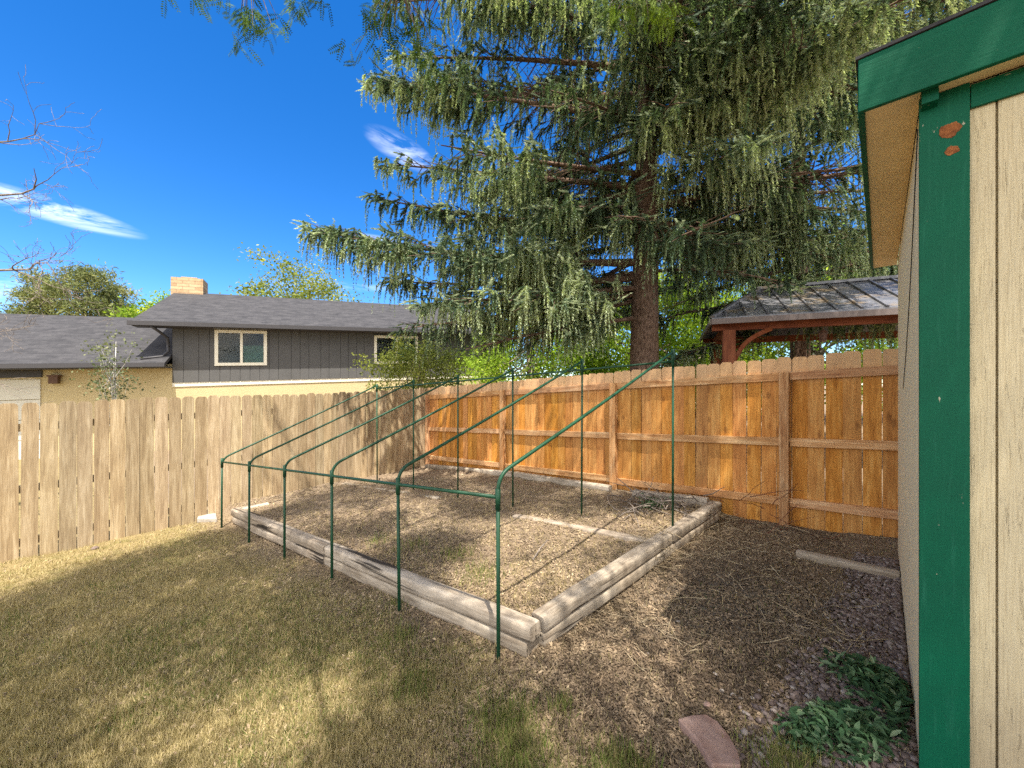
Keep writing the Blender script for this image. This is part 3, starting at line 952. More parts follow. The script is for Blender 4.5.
# ------------------------------------------------------------------ garden shed (right)
def shed():
    C = np.array([1.593, 1.5]); u = unit([.691, .723]); v = np.array([u[1], -u[0]])
    U = Vector((u[0], u[1], 0)); Vv = Vector((v[0], v[1], 0)); Z = Vector((0, 0, 1))
    W, D = 3.0, 2.62
    zb = -.12; zs = 2.70
    root = thing("garden_shed", "cream plywood garden shed with green trim at the right edge of the yard", "shed", (C[0], C[1], float(gz(*C))))
    c3 = lambda a, b, z: Vector((C[0] + v[0] * a + u[0] * b, C[1] + v[1] * a + u[1] * b, z))   # a across front, b back
    # front wall: plywood boards with grooves between them
    m = MB(); edges = [.0, .186, .389, .592, .795, .998, 1.2, 1.4, 1.6, 1.8, 2.0, 2.2, 2.4, 2.6, 2.8, W]
    for a, b in zip(edges[:-1], edges[1:]):
        m.box(c3((a + b) / 2, .012, (zb + zs) / 2), (Z, Vv, U), ((zs - zb) / 2, (b - a) / 2 - .003, .012), (random.random(), .5, .5))
    m.box(c3(W / 2, .028, (zb + zs) / 2), (Z, Vv, U), ((zs - zb) / 2, W / 2 - .001, .006))
    m.build("front_wall", M['siding'], root, bevel=.002)
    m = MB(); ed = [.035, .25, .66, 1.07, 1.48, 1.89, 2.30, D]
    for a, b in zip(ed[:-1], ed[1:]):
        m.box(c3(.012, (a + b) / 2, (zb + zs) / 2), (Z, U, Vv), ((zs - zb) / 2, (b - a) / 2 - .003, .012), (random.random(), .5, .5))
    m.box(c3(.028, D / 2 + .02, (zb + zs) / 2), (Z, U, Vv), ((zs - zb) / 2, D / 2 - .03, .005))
    m.build("side_wall", M['siding_lightened'], root, bevel=.002)
    m = MB()
    m.box(c3(W / 2, D - .012, (zb + zs) / 2), (Z, Vv, U), ((zs - zb) / 2, W / 2 - .03, .012))
    m.box(c3(W - .012, D / 2, (zb + zs) / 2), (Z, U, Vv), ((zs - zb) / 2, D / 2 - .04, .012))
    m.build("rear_wall", M['siding'], root)
    # corner board
    m = MB(); m.box(c3(.058, -.011, (zb + zs) / 2), (Z, Vv, U), ((zs - zb) / 2, .064, .010)); m.build("corner_board", M['green'], root, bevel=.003)
    # frieze boards under the soffit
    m = MB(); m.box(c3((.124 + W) / 2, -.009, 2.648), (Vv, U, Z), ((W - .124) / 2, .008, .042)); m.build("frieze_board", M['green'], root, bevel=.002)
    # soffit, fascia
    oa, ob = .158, .10
    m = MB()
    m.box(c3(W / 2, -ob / 2 - .001, 2.712), (Vv, U, Z), (W / 2 + .0, ob / 2, .010))
    m.box(c3(-oa / 2 - .002, D / 2 + .06, 2.712), (U, Vv, Z), (D / 2 + .16, oa / 2, .010))
    m.build("soffit", M['soffit'], root, bevel=.002)
    m = MB(); m.box(c3((W - oa) / 2, -ob - .012, 2.786), (Vv, U, Z), ((W + oa) / 2 + .02, .011, .103)); m.build("fascia", M['green'], root, bevel=.003)
    m = MB(); m.box(c3(-oa - .012, D / 2 + .06, 2.79), (U, Vv, Z), (D / 2 + .15, .010, .10)); m.build("fascia", M['green'], root, bevel=.003)
    m = MB(); m.box(c3(.02, -.045, 2.675), (Z, U, Vv), (.025, .03, .022)); m.build("bracket", M['green'], root, bevel=.002)
    # hip roof of shingles
    m = MB(); e = .006
    x0, x1, y0, y1 = -oa - .022 - e, W + .2, -ob - .022 - e, D + .25
    zr = 2.892; yc = (y0 + y1) / 2; hh = (y1 - y0) / 2 * .33
    P = [c3(x0, y0, zr), c3(x1, y0, zr), c3(x1, y1, zr), c3(x0, y1, zr), c3(x0 + (y1 - y0) / 2, yc, zr + hh), c3(x1 - (y1 - y0) / 2, yc, zr + hh)]
    Q = [p + Vector((0, 0, .012)) for p in P]
    g = [Vector((p.dot(Vv), p.dot(U), p.z)) for p in P + Q]
    fs = [(0, 3, 2, 1), (6, 7, 11, 10), (7, 8, 11), (8, 9, 10, 11), (9, 6, 10), (0, 1, 7, 6), (1, 2, 8, 7), (2, 3, 9, 8), (3, 0, 6, 9)]
    m.add(P + Q, fs, g); m.build("roof", M['shingle'], root)
    # two rusty marks on the corner board
    for (px, py, rx, rz) in ((949, 133, .027, .027), (951, 153, .018, .016)):
        r = (px - 512) / FPX
        a = (r * C[1] - C[0]) / (v[0] - r * v[1]); Y = C[1] + v[1] * a
        z = CAMZ - (py - 384) / FPX * Y
        m = MB(); pts = []
        for k in range(40):
            t = 2 * PI * k / 40; q = 1 + .07 * math.sin(3 * t + px) + random.uniform(-.07, .07) + .07 * math.sin(5 * t + 2 * py)
            pts.append((math.cos(t) * rx * q, math.sin(t) * rz * q))
        m.prism(pts, c3(a, -.0205, z), Vv, Z, -U, .0025); m.build("rust_mark", M['rust'], root)
    # thin black cable down the side wall
    m = MB(); pts = []
    for k in range(12):
        q = k / 11
        pts.append(c3(-.006, .05 + 1.35 * q, 2.62 - 1.05 * q - .12 * math.sin(PI * q)))
    m.tube(pts, .002, 6); m.build("cable", M['black'], root, smooth=True)
shed()

# ------------------------------------------------------------------ neighbour's house
def house():
    H0 = np.array([-11.64, 13.5]); d = unit([1.917, 1.0]); n = np.array([-d[1], d[0]]); SL = .036
    def hp(s, t, z): return Vector((H0[0] + d[0] * s + n[0] * t, H0[1] + d[1] * s + n[1] * t, z + SL * s))
    Dv = Vector((d[0], d[1], SL)); Nv = Vector((n[0], n[1], 0)); Z = Vector((0, 0, 1))
    root = thing("neighbour_house", "split level house with charcoal siding, cream walls and grey shingle roofs beyond the left fence", "house", (H0[0], H0[1], -.6))
    def hb(m, s0, s1, t0, t1, z0, z1, tint=None):
        off = Vector((random.uniform(0, 9), random.uniform(0, 9), 0))
        vs = []; gs = []
        for s in (s0, s1):
            for t in (t0, t1):
                for z in (z0, z1): vs.append(hp(s, t, z)); gs.append(Vector((s + t, z, t)) + off * 0)
        fs = [(0, 1, 3, 2), (4, 6, 7, 5), (0, 4, 5, 1), (2, 3, 7, 6), (0, 2, 6, 4), (1, 5, 7, 3)]
        m.add(vs, fs, gs, tint)
    SR = 12.2; T = 8.6
    zs = 1.63; ze = 3.62
    m = MB(); hb(m, -.2, SR, 0, T, -.9, zs - .12); hb(m, -9, -.201, .0, T, -.9, 2.3); m.build("wall", M['stucco'], root)
    m = MB(); hb(m, -.2, SR, -.03, .0, zs - .12, zs + .02); m.build("band_trim", M['whitetrim'], root)
    # charcoal board siding
    m = MB(); hb(m, -.2, SR, -.035, T, zs + .02, ze + .15)
    s = -.2
    while s < SR:
        wd = random.choice([.30, .30, .42])
        hb(m, s + .012, min(s + wd, SR), -.055, -.036, zs + .02, ze + .1); s += wd + .004
    m.build("upper_siding", M['darkside'], root)
    def gable(m, s0, s1, t0, t1, z0, rise, th=.12):
        tm = (t0 + t1) / 2
        pr = [(t0, z0), (tm, z0 + rise), (t1, z0)]
        P = [hp(s, t, z) for s in (s0, s1) for (t, z) in pr] + [hp(s, t, z + th) for s in (s0, s1) for (t, z) in pr]
        sl = math.hypot(tm - t0, rise)
        gg = []
        for _ in range(2):
            for s in (s0, s1): gg += [Vector((s, 0, 0)), Vector((s, sl, 0)), Vector((s, 2 * sl, 0))]
        fs = [(0, 1, 4, 3), (1, 2, 5, 4), (6, 9, 10, 7), (7, 10, 11, 8), (0, 3, 9, 6), (2, 8, 11, 5), (0, 6, 7, 1), (1, 7, 8, 2), (3, 4, 10, 9), (4, 5, 11, 10)]
        m.add(P, fs, gg)
    m = MB(); gable(m, -1.15, SR + .6, -.55, T + .55, ze - .05, 1.98); rf = m.build("roof", M['shingle'], root)
    m = MB(); hb(m, -1.18, SR + .6, -.66, -.552, ze - .07, ze + .07); m.build("gutter", M['darktrim'], rf)
    m = MB(); hb(m, -1.1, SR + .55, -.55, -.036, ze - .085, ze - .055); m.build("soffit", M['darktrim'], rf)
    # gable end wall filling
    m = MB()
    P = [hp(-.2, 0, ze), hp(-.2, T, ze), hp(-.2, T / 2, ze + 1.85), hp(-.1, 0, ze), hp(-.1, T, ze), hp(-.1, T / 2, ze + 1.85)]
    m.add(P, [(0, 2, 1), (3, 4, 5), (0, 3, 5, 2), (1, 2, 5, 4), (0, 1, 4, 3)], [Vector((0, 0, 0))] * 6); m.build("gable_wall", M['darkside'], root)
    # lower wing roof
    m = MB(); gable(m, -10, -.215, -.75, T + .3, 2.20, 2.12); wr = m.build("roof", M['shingle'], root)
    m = MB(); hb(m, -10, -.2, -.86, -.752, 2.18, 2.31); m.build("gutter", M['darktrim'], wr)
    m = MB(); hb(m, -10, -.2, -.75, -.01, 2.155, 2.185); m.build("soffit", M['darktrim'], wr)
    # downspout over the wing roof
    m = MB(); m.tube([hp(-.62, -.58, ze - .08), hp(-.45, -.35, ze - .25), hp(-.32, -.07, ze - .42), hp(-.30, -.06, 2.75), hp(-.42, -.25, 2.55), hp(-.9, -.5, 2.46)], .045, 8); m.build("downspout", M['darktrim'], root, smooth=True)
    # chimney
    m = MB(); hb(m, -1.25, -.15, T / 2 - .3, T / 2 + .6, ze + .9, ze + 2.62); ch = m.build("chimney", M['stonework'], root)
    m = MB(); hb(m, -.95, -.4, T / 2 - .1, T / 2 + .4, ze + 2.62, ze + 2.70); m.build("chimney_cap", M['stonework'], ch)
    # windows
    for (a, b, z0, z1) in ((1.01, 2.57, 2.24, 3.50), (6.48, 8.3, 2.24, 3.42)):
        m = MB(); hb(m, a, b, -.062, -.0555, z0, z1); w_ = m.build("window", M['interior'], root)
        m = MB(); fr = .085; mid = (a + b) / 2
        hb(m, a - .02, b + .02, -.11, -.063, z1 - fr, z1 + .02); hb(m, a - .02, b + .02, -.11, -.063, z0 - .02, z0 + fr)
        hb(m, a - .02, a + fr, -.11, -.063, z0 + fr, z1 - fr); hb(m, b - fr, b + .02, -.11, -.063, z0 + fr, z1 - fr)
        hb(m, mid - .04, mid + .04, -.11, -.063, z0 + fr, z1 - fr); m.build("frame", M['whitetrim'], w_)
        m = MB(); hb(m, mid + .05, b - fr - .01, -.070, -.0625, z0 + fr, z0 + .72); m.build("curtain", M['curtain'], w_)
        m = MB(); hb(m, a + fr, mid - .041, -.082, -.076, z0 + fr, z1 - fr); hb(m, mid + .041, b - fr, -.082, -.076, z0 + fr, z1 - fr); m.build("pane", M['glass'], w_)
    # garage door and wall lamp
    m = MB()
    for k in range(4): hb(m, -6.2, -3.36, -.03 - .004, -.001, -.6 + k * .62, -.6 + k * .62 + .6)
    m.build("garage_door", M['garage'], root)
    m = MB(); hb(m, -6.3, -3.32, -.06, -.002, 1.93, 2.14); m.build("door_header", M['darktrim'], root)  # header coloured dark to hold the shadow under the eave
    lm = MB(); c = (-3.02, -.1, 1.86)
    hb(lm, c[0] - .10, c[0] + .10, -.20, -.04, 1.72, 1.94); hb(lm, c[0] - .13, c[0] + .13, -.23, -.02, 1.94, 1.99); hb(lm, c[0] - .05, c[0] + .05, -.04, -.001, 1.75, 1.9)
    lm.build("wall_lamp", M['lampmetal'], root)
    # roof vents
    for s in (8.6, 9.3):
        m = MB(); m.tube([hp(s, 2.6, ze + 1.2), hp(s, 2.6, ze + 1.75)], .05, 8); m.build("vent_pipe", M['black'], rf)
house()

def white_house():
    o = Vector((-2.7, 20.5, 0))
    root = thing("white_house", "small white walled building glimpsed under the spruce beyond the fence corner", "house", (o.x, o.y, -.5))
    m = MB(); m.box(o + Vector((.6, 2, 1.6)), ((1, 0, 0), (0, 1, 0), (0, 0, 1)), (1.7, 2, 2.3)); m.build("wall", M['whitewall'], root)
    m = MB()
    m.add([o + Vector(p) for p in ((-1.5, -.4, 3.9), (2.7, -.4, 3.9), (2.7, 2, 5.0), (-1.5, 2, 5.0), (-1.5, 4.4, 3.9), (2.7, 4.4, 3.9), (-1.5, -.4, 4.05), (2.7, -.4, 4.05), (2.7, 2, 5.15), (-1.5, 2, 5.15), (-1.5, 4.4, 4.05), (2.7, 4.4, 4.05))],
          [(0, 3, 2, 1), (3, 4, 5, 2), (6, 7, 8, 9), (9, 8, 11, 10), (0, 1, 7, 6), (4, 10, 11, 5), (0, 6, 9, 3), (3, 9, 10, 4), (1, 2, 8, 7), (2, 5, 11, 8)],
          [Vector((p[0], p[1], 0)) for p in ((-1.5, 0), (2.7, 0), (2.7, 2.6), (-1.5, 2.6), (-1.5, 5.2), (2.7, 5.2)) * 2])
    m.build("roof", M['shingle'], root)
    m = MB(); m.box(o + Vector((.6, -.04, 2.05)), ((1, 0, 0), (0, 1, 0), (0, 0, 1)), (1.72, .03, .08)); m.build("band_trim", M['darktrim'], root)
white_house()

# ------------------------------------------------------------------ garden pavilion
def pavilion():
    P0 = np.array([3.43, 6.6]); d = unit([.92, -.39]); n = np.array([-d[1], d[0]]); Z = Vector((0, 0, 1))
    D3 = Vector((d[0], d[1], 0)); N3 = Vector((n[0], n[1], 0))
    g0 = .1
    root = thing("garden_pavilion", "red brown timber garden pavilion with grey metal roof behind the cedar fence", "pavilion", (P0[0], P0[1], g0))
    p = lambda s, t, z: Vector((P0[0] + d[0] * s + n[0] * t, P0[1] + d[1] * s + n[1] * t, z))
    LN, DP, ze, zr = 4.6, 3.0, 2.70, 3.44
    # roof: hipped, thick edge
    m = MB(); i = .95
    A = [p(0, 0, ze), p(LN, 0, ze), p(LN, DP, ze), p(0, DP, ze), p(i, DP / 2, zr), p(LN - i, DP / 2, zr)]
    B = [q + Vector((0, 0, .035)) for q in A]
    fs = [(0, 4, 5, 1), (1, 5, 2), (2, 5, 4, 3), (3, 4, 0), (6, 7, 11, 10), (7, 8, 11), (8, 9, 10, 11), (9, 6, 10), (0, 1, 7, 6), (1, 2, 8, 7), (2, 3, 9, 8), (3, 0, 6, 9)]
    m.add(A + B, fs, [Vector((0, 0, 0))] * 12); rf = m.build("roof", M['metalroof'], root)
    m = MB()                                   # standing seams and ridge cap
    def slope(s, k):                            # a point on the front slope
        return p(s, DP / 2 * k, ze + (zr - ze) * k + .05)
    s = .22
    while s < LN:
        kmax = min(1, s / i, (LN - s) / i)
        if kmax > .15: m.beam(slope(s, .0), slope(s, kmax * .985), .028, .03, N3)
        s += .30
    m.build("roof_seam", M['metalroof'], rf)
    m = MB(); m.beam(p(i - .05, DP / 2, zr + .05), p(LN - i + .05, DP / 2, zr + .05), .12, .05)
    m.beam(p(0, 0, ze + .05), p(i, DP / 2, zr + .05), .08, .04); m.build("ridge_cap", M['metalroof'], rf)
    m = MB(); m.beam(p(-.01, -.02, ze - .035), p(LN, -.02, ze - .035), .035, .09); m.beam(p(-.02, 0, ze - .035), p(-.02, DP, ze - .035), .035, .09)
    m.build("eave_board", M['eave'], root)
    for t in (.28, DP - .28):
        m = MB(); m.beam(p(.02, t, ze - .10), p(LN - .02, t, ze - .10), .10, .13); m.build("beam", M['redwood'], root)
    for s in (.28, LN - .28):
        m = MB(); m.beam(p(s, .34, ze - .105), p(s, DP - .34, ze - .105), .10, .12); m.build("beam", M['redwood'], root)
    s = .5
    while s < LN - .3:
        m = MB(); kk = min(1, s / i, (LN - s) / i)
        m.beam(p(s, .02, ze - .045), p(s, DP / 2 * kk, ze - .045 + (zr - ze) * kk - .03), .04, .08); m.build("rafter", M['redwood'], root); s += .42
    for s in (.28, LN - .28):
        for t in (.28, DP - .28):
            m = MB(); m.beam(p(s, t, g0 - .3), p(s, t, ze - .166), .19, .19, D3); m.build("post", M['redwood'], root)
            for dirv, nm in ((D3 if s < 1 else -D3, 1), (N3 if t < 1 else -N3, 2)):
                m = MB(); a = p(s, t, ze - .72) + dirv * .07; b = p(s, t, ze - .17) + dirv * .62
                pts = [a.lerp(b, q) + (Vector((0, 0, 1)) - dirv).normalized() * -.10 * math.sin(PI * q) * -1 for q in [k / 8 for k in range(9)]]
                for q0, q1 in zip(pts[:-1], pts[1:]): m.beam(q0, q1 + (q1 - q0) * .08, .07, .13, dirv.cross(Z))
                m.build("brace", M['redwood'], root)
    # lantern hanging from the front beam
    r = (823 - 512) / FPX; s = (r * (P0[1] + n[1] * .28) - P0[0] - n[0] * .28) / (d[0] - r * d[1])
    c = p(s, .28, ze - .166)
    m = MB()
    lr = thing("hanging_lantern", "small dark lantern hanging from the pavilion's front beam", "lantern", (c.x, c.y, c.z - .25))
    m.tube([c, c - Vector((0, 0, .06))], .006, 6); m.tube([c - Vector((0, 0, .06)), c - Vector((0, 0, .10))], [.02, .065], 6)
    for k in range(6):
        t = 2 * PI * k / 6; q = Vector((math.cos(t) * .055, math.sin(t) * .055, 0))
        m.tube([c + q - Vector((0, 0, .10)), c + q * .8 - Vector((0, 0, .23))], .006, 5)
    m.tube([c - Vector((0, 0, .225)), c - Vector((0, 0, .25))], [.05, .045], 6)
    m.build("cage", M['lampmetal'], lr)
    m = MB(); m.tube([c - Vector((0, 0, .105)), c - Vector((0, 0, .224))], .038, 8); m.build("glass_chimney", M['lampmetal'], lr)
pavilion()

# ------------------------------------------------------------------ trees
def tails_mesh(P, D, Ln, seed, K=8, J=7, nl=.062, tb=None, hang=None):
    """drooping needle strands. P start, D outward direction, Ln length -> triangles"""
    rg = np.random.default_rng(seed)
    n = len(P)
    s = (np.arange(K) + .5) / K
    if hang is None: hang = np.ones(n)
    out = .28 * (1 - (1 - s) ** 2)[None] * hang[:, None] + (1 - hang)[:, None] * s[None] * .95
    pos = P[:, None, :] + D[:, None, :] * (Ln[:, None] * out)[..., None]
    pos[..., 2] -= Ln[:, None] * (s ** 1.25)[None] * hang[:, None]
    sway = rg.normal(0, .05, (n, 1, 3)) * Ln[:, None, None] * (s ** 2)[None, :, None]
    pos = pos + sway
    axis_ = np.zeros((n, K, 3)); axis_[..., 2] = -hang[:, None]
    axis_ += D[:, None, :] * (.5 * (1 - s)[None, :, None] + (1 - hang)[:, None, None])
    axis_ /= np.linalg.norm(axis_, axis=-1, keepdims=True)
    th = rg.uniform(0, 2 * PI, (n, K, J))
    rad = np.stack([np.cos(th), np.sin(th), np.zeros_like(th)], -1)
    base = pos[:, :, None, :] + axis_[:, :, None, :] * (rg.uniform(-.5, .5, (n, K, J, 1)) * (Ln[:, None, None, None] / K))
    taper = (1.05 - .55 * s)[None, :, None, None]
    nd = rad * .8 + axis_[:, :, None, :] * .75
    nln = nl * rg.uniform(.7, 1.3, (n, K, J, 1)) * taper
    tip = base + nd * nln
    perp = np.cross(rad, axis_[:, :, None, :]) * (nln * .26)
    bb = base - rad * nln * .12
    V = np.stack([bb - perp - axis_[:, :, None, :] * nln * .15, bb + perp - axis_[:, :, None, :] * nln * .15, tip], 3).reshape(-1, 3)
    F = np.arange(len(V)).reshape(-1, 3)
    tr = (tb if tb is not None else rg.random(n))[:, None, None] + (.35 * (s - .5))[None, :, None] + rg.normal(0, .06, (n, K, J))
    t = np.stack([np.clip(tr, 0, 1), rg.random((n, K, J)), np.zeros((n, K, J))], -1).reshape(-1, 3)
    return V, F, np.repeat(t, 3, 0)

def spruce(label, loc, H, tr, branches, seed, dens=1.0, lean=(0, 0), gaps=None, group=None, keepf=None):
    rg = np.random.default_rng(seed)
    root = thing("spruce_tree", label, "tree", loc, group)
    loc = np.array(loc)
    def trunk(z):
        q = z / H
        return loc + np.array([lean[0] * q, lean[1] * q, z])
    m = MB(); zs = np.linspace(-.2, H, 22)
    m.tube([Vector(trunk(z)) for z in zs], [max(.02, tr * (1 - z / H) ** .8 * (1.25 if z < .3 else 1)) for z in np.clip(zs, 0, H)], 14)
    m.build("trunk", M['bark_spruce'], root, smooth=True)
    mb = MB(); Ps = []; Ds = []; Ls = []; Tb = []; Hs = []
    for (z0, az, Lb, a1, b1, dn) in branches:
        p0 = trunk(z0); d = np.array([math.sin(az), math.cos(az), 0.0])
        curve = rg.normal(0, .12)
        def pt(t):
            az2 = az + curve * t
            dd = np.array([math.sin(az2), math.cos(az2), 0])
            return p0 + dd * Lb * t + np.array([0, 0, Lb * (a1 * t + b1 * t * t)])
        pts = [pt(t) for t in np.linspace(0, 1, 9)]
        r0 = .013 + .011 * Lb
        mb.tube([Vector(q) for q in pts], [r0 * (1 - .88 * t) for t in np.linspace(0, 1, 9)], 6, cap=False)
        bb = rg.random() * .35
        ns = int(Lb * 8.5 * (.6 + .4 * dn))
        for q in range(ns):
            t = .16 + .84 * (q + rg.random()) / ns
            c = pt(t)
            for sgn in (-1, 1):
                l2 = (.18 + .20 * Lb * (1 - t) ** .7) * rg.uniform(.6, 1.25)
                l2 = min(l2, 1.1)
                a = az + curve * t + sgn * rg.uniform(.6, 1.15)
                e = np.array([math.sin(a), math.cos(a), rg.uniform(-.6, .28)])
                if l2 > .35: mb.tube([Vector(c), Vector(c + e * l2 * .5 + np.array([0, 0, .02])), Vector(c + e * l2)], [.010, .007, .003], 4, cap=False)
                nt = max(2, int(l2 * 13.5 * dens * dn * rg.uniform(.6, 1.4)))
                tt = rg.random(nt) ** .8
                Ps.append(c + e * l2 * tt[:, None] + rg.normal(0, .015, (nt, 3)))
                aa = a + rg.normal(0, .7, nt)
                Ds.append(np.stack([np.sin(aa), np.cos(aa), np.zeros(nt)], 1))
                hg = np.where(rg.random(nt) < .42, rg.uniform(-.25, .5, nt), 1.0); Hs.append(hg)
                Ls.append(np.where(hg < .9, .62, 1) * rg.uniform(.22, .62, nt) * (1.2 - .45 * t) * rg.choice([1, 1, 1.6], nt))
                Tb.append(np.clip(bb + rg.normal(.28, .14, nt) + .18 * tt, 0, 1))
        # the tip
        nt = int(6 * dens)
        Ps.append(pt(1.0) + rg.normal(0, .05, (nt, 3))); Ds.append(np.repeat(d[None], nt, 0) + rg.normal(0, .3, (nt, 3)) * [1, 1, 0])
        Hs.append(rg.uniform(-.2, .6, nt)); Ls.append(rg.uniform(.12, .3, nt)); Tb.append(np.clip(rg.normal(.6, .15, nt), 0, 1))
    mb.build("limbs", M['bark_spruce'], root, smooth=True)
    P = np.concatenate(Ps); D = np.concatenate(Ds); Hg = np.concatenate(Hs); Ln = np.concatenate(Ls); tb = np.concatenate(Tb)
    nz = (vnoise(P[:, 0] * .85 + P[:, 2] * .7, P[:, 1] * .85 - P[:, 2] * .8, 1.0, seed) * .6 + vnoise(P[:, 0] * 2.1 - P[:, 2] * 1.7, P[:, 1] * 1.9 + P[:, 2] * 1.2, 1.0, seed + 3) * .4)
    rd = np.hypot(P[:, 0] - loc[0], P[:, 1] - loc[1])
    k = rg.random(len(P)) < np.maximum(sstep(.38, .53, nz) * .97 + .03, sstep(4.2, 5.2, rd))
    tb = np.clip(tb + (nz - .5) * .9 + .03, 0, 1)
    if keepf is not None: k &= keepf(P, rg)
    P, D, Ln, tb, Hg = P[k], D[k], Ln[k], tb[k], Hg[k]
    V, F, t = tails_mesh(P, D, Ln, seed + 1, tb=tb, hang=Hg)
    mesh_np("crown", V, F, t, M['needles'], root)
    return root

def front_spruce():
    rg = np.random.default_rng(5); br = []
    z = 3.9; H = 15.5
    while z < H - .4:
        n = rg.choice([2, 3, 3, 2]) if z < 10 else 2
        for _ in range(n):
            az = rg.uniform(0, 2 * PI)
            prof = 5.3 * min(1, (1 - z / H) ** .55 * 1.22) * rg.uniform(.72, 1.05)
            # how far towards the camera (-Y) a low branch may reach
            cy = -math.cos(az)
            if z < 5 and cy > .2: prof *= .55
            a1 = rg.uniform(-.10, .14) if z < 5.6 else rg.uniform(-.25, .2) if z < 7.5 else rg.uniform(-.12, .28)
            br.append((z, az, max(.5, prof), a1, rg.uniform(-.22, .08), .95 if z < 10 else .6))
        z += .33 if z < 10 else .45
    # the long low limbs that reach left over the neighbour's roof
    br.append((3.8, R(-84), 5.6, -.06, .10, 1.2)); br.append((4.1, R(-96), 6.3, -.06, .10, 1.4)); br.append((8.8, R(-97), 5.7, .04, .03, 1.1)); br.append((9.6, R(-90), 5.6, .03, .03, 1.0)); br.append((7.5, R(-86), 5.6, .02, .02, 1.1)); br.append((10.3, R(-98), 5.2, 0, .0, 1.0))
    br.append((4.9, R(-80), 5.4, .03, .05, 1.0))
    br.append((5.6, R(-95), 5.2, .05, .02, 1.0))
    br.append((3.5, R(-78), 5.0, -.14, .0, 1.1)); br.append((3.6, R(-110), 4.4, -.16, .02, 1.0)); br.append((3.4, R(-60), 3.6, -.2, .0, 1.0));
    br.append((3.0, R(-100), 3.6, -.14, -.06, 1.0))
    br.append((6.9, R(-100), 5.2, .08, .02, 1.0))
    br.append((8.0, R(-92), 5.2, .10, .02, 1.0))
    for (z_, az_, l_) in ((4.7, 205, 2.2), (5.5, 160, 2.6), (6.3, 195, 2.4), (7.1, 172, 2.8), (7.9, 215, 2.6), (8.6, 185, 2.6), (4.3, 150, 1.9), (5.1, 235, 2.6), (6.8, 230, 3.0)):
        br.append((z_, R(az_), l_, -.12, -.10, 1.2))
    # a near limb hanging down over the bed on the right
    br.append((6.2, R(158), 4.2, .02, -.12, 1.5))
    br.append((7.0, R(172), 4.4, .02, -.10, 1.2))
    br.append((5.4, R(120), 4.0, .0, -.12, 1.2)); br.append((7.8, R(112), 5.0, .0, -.02, 1.3)); br.append((8.8, R(104), 5.2, .0, .0, 1.3)); br.append((7.0, R(122), 4.6, .05, -.04, 1.3))
    spruce("tall spruce with drooping needles and a thick brown trunk directly behind the cedar fence", (2.62, 7.7, -.05), H, .31, br, 31, 1.0, (.25, .2))
front_spruce()

def rear_spruce():
    rg = np.random.default_rng(15); br = []
    z = 3.0; H = 14
    while z < H - .4:
        for _ in range(3 if z < 10 else 2):
            az = rg.uniform(0, 2 * PI)
            L_ = 3.9 * min(1, (1 - z / H) ** .6 * 1.25) * rg.uniform(.7, 1.05)
            br.append((z, az, max(.4, L_), rg.uniform(-.2, .08), rg.uniform(-.16, -.02), .8 if z < 10 else .5))
        z += .36
    spruce("second spruce with hanging grey green strands rising behind the garden pavilion", (7.2, 9.6, .1), H, .24, br, 77, 1.15, (-.1, 0))
rear_spruce()

def leaf_quads(C, size, rg, aspect=.6, tr=None, droop=0.0):
    n = len(C)
    a = rg.normal(0, 1, (n, 3)); a[:, 2] -= droop; a /= np.linalg.norm(a, axis=1, keepdims=True)
    b = np.cross(a, rg.normal(0, 1, (n, 3))); b /= np.linalg.norm(b, axis=1, keepdims=True) + 1e-9
    nn = np.cross(a, b)
    s = (size * rg.uniform(.6, 1.3, n))[:, None]
    V = np.stack([C - a * s * .5, C + b * s * aspect * .5 + nn * s * .08 , C + a * s * .5, C - b * s * aspect * .5 + nn * s * .08], 1).reshape(-1, 3)
    F = np.arange(4 * n).reshape(-1, 4)
    t = np.stack([np.clip(tr if tr is not None else rg.random(n), 0, 1), rg.random(n), np.zeros(n)], 1)
    return V, F, np.repeat(t, 4, 0)

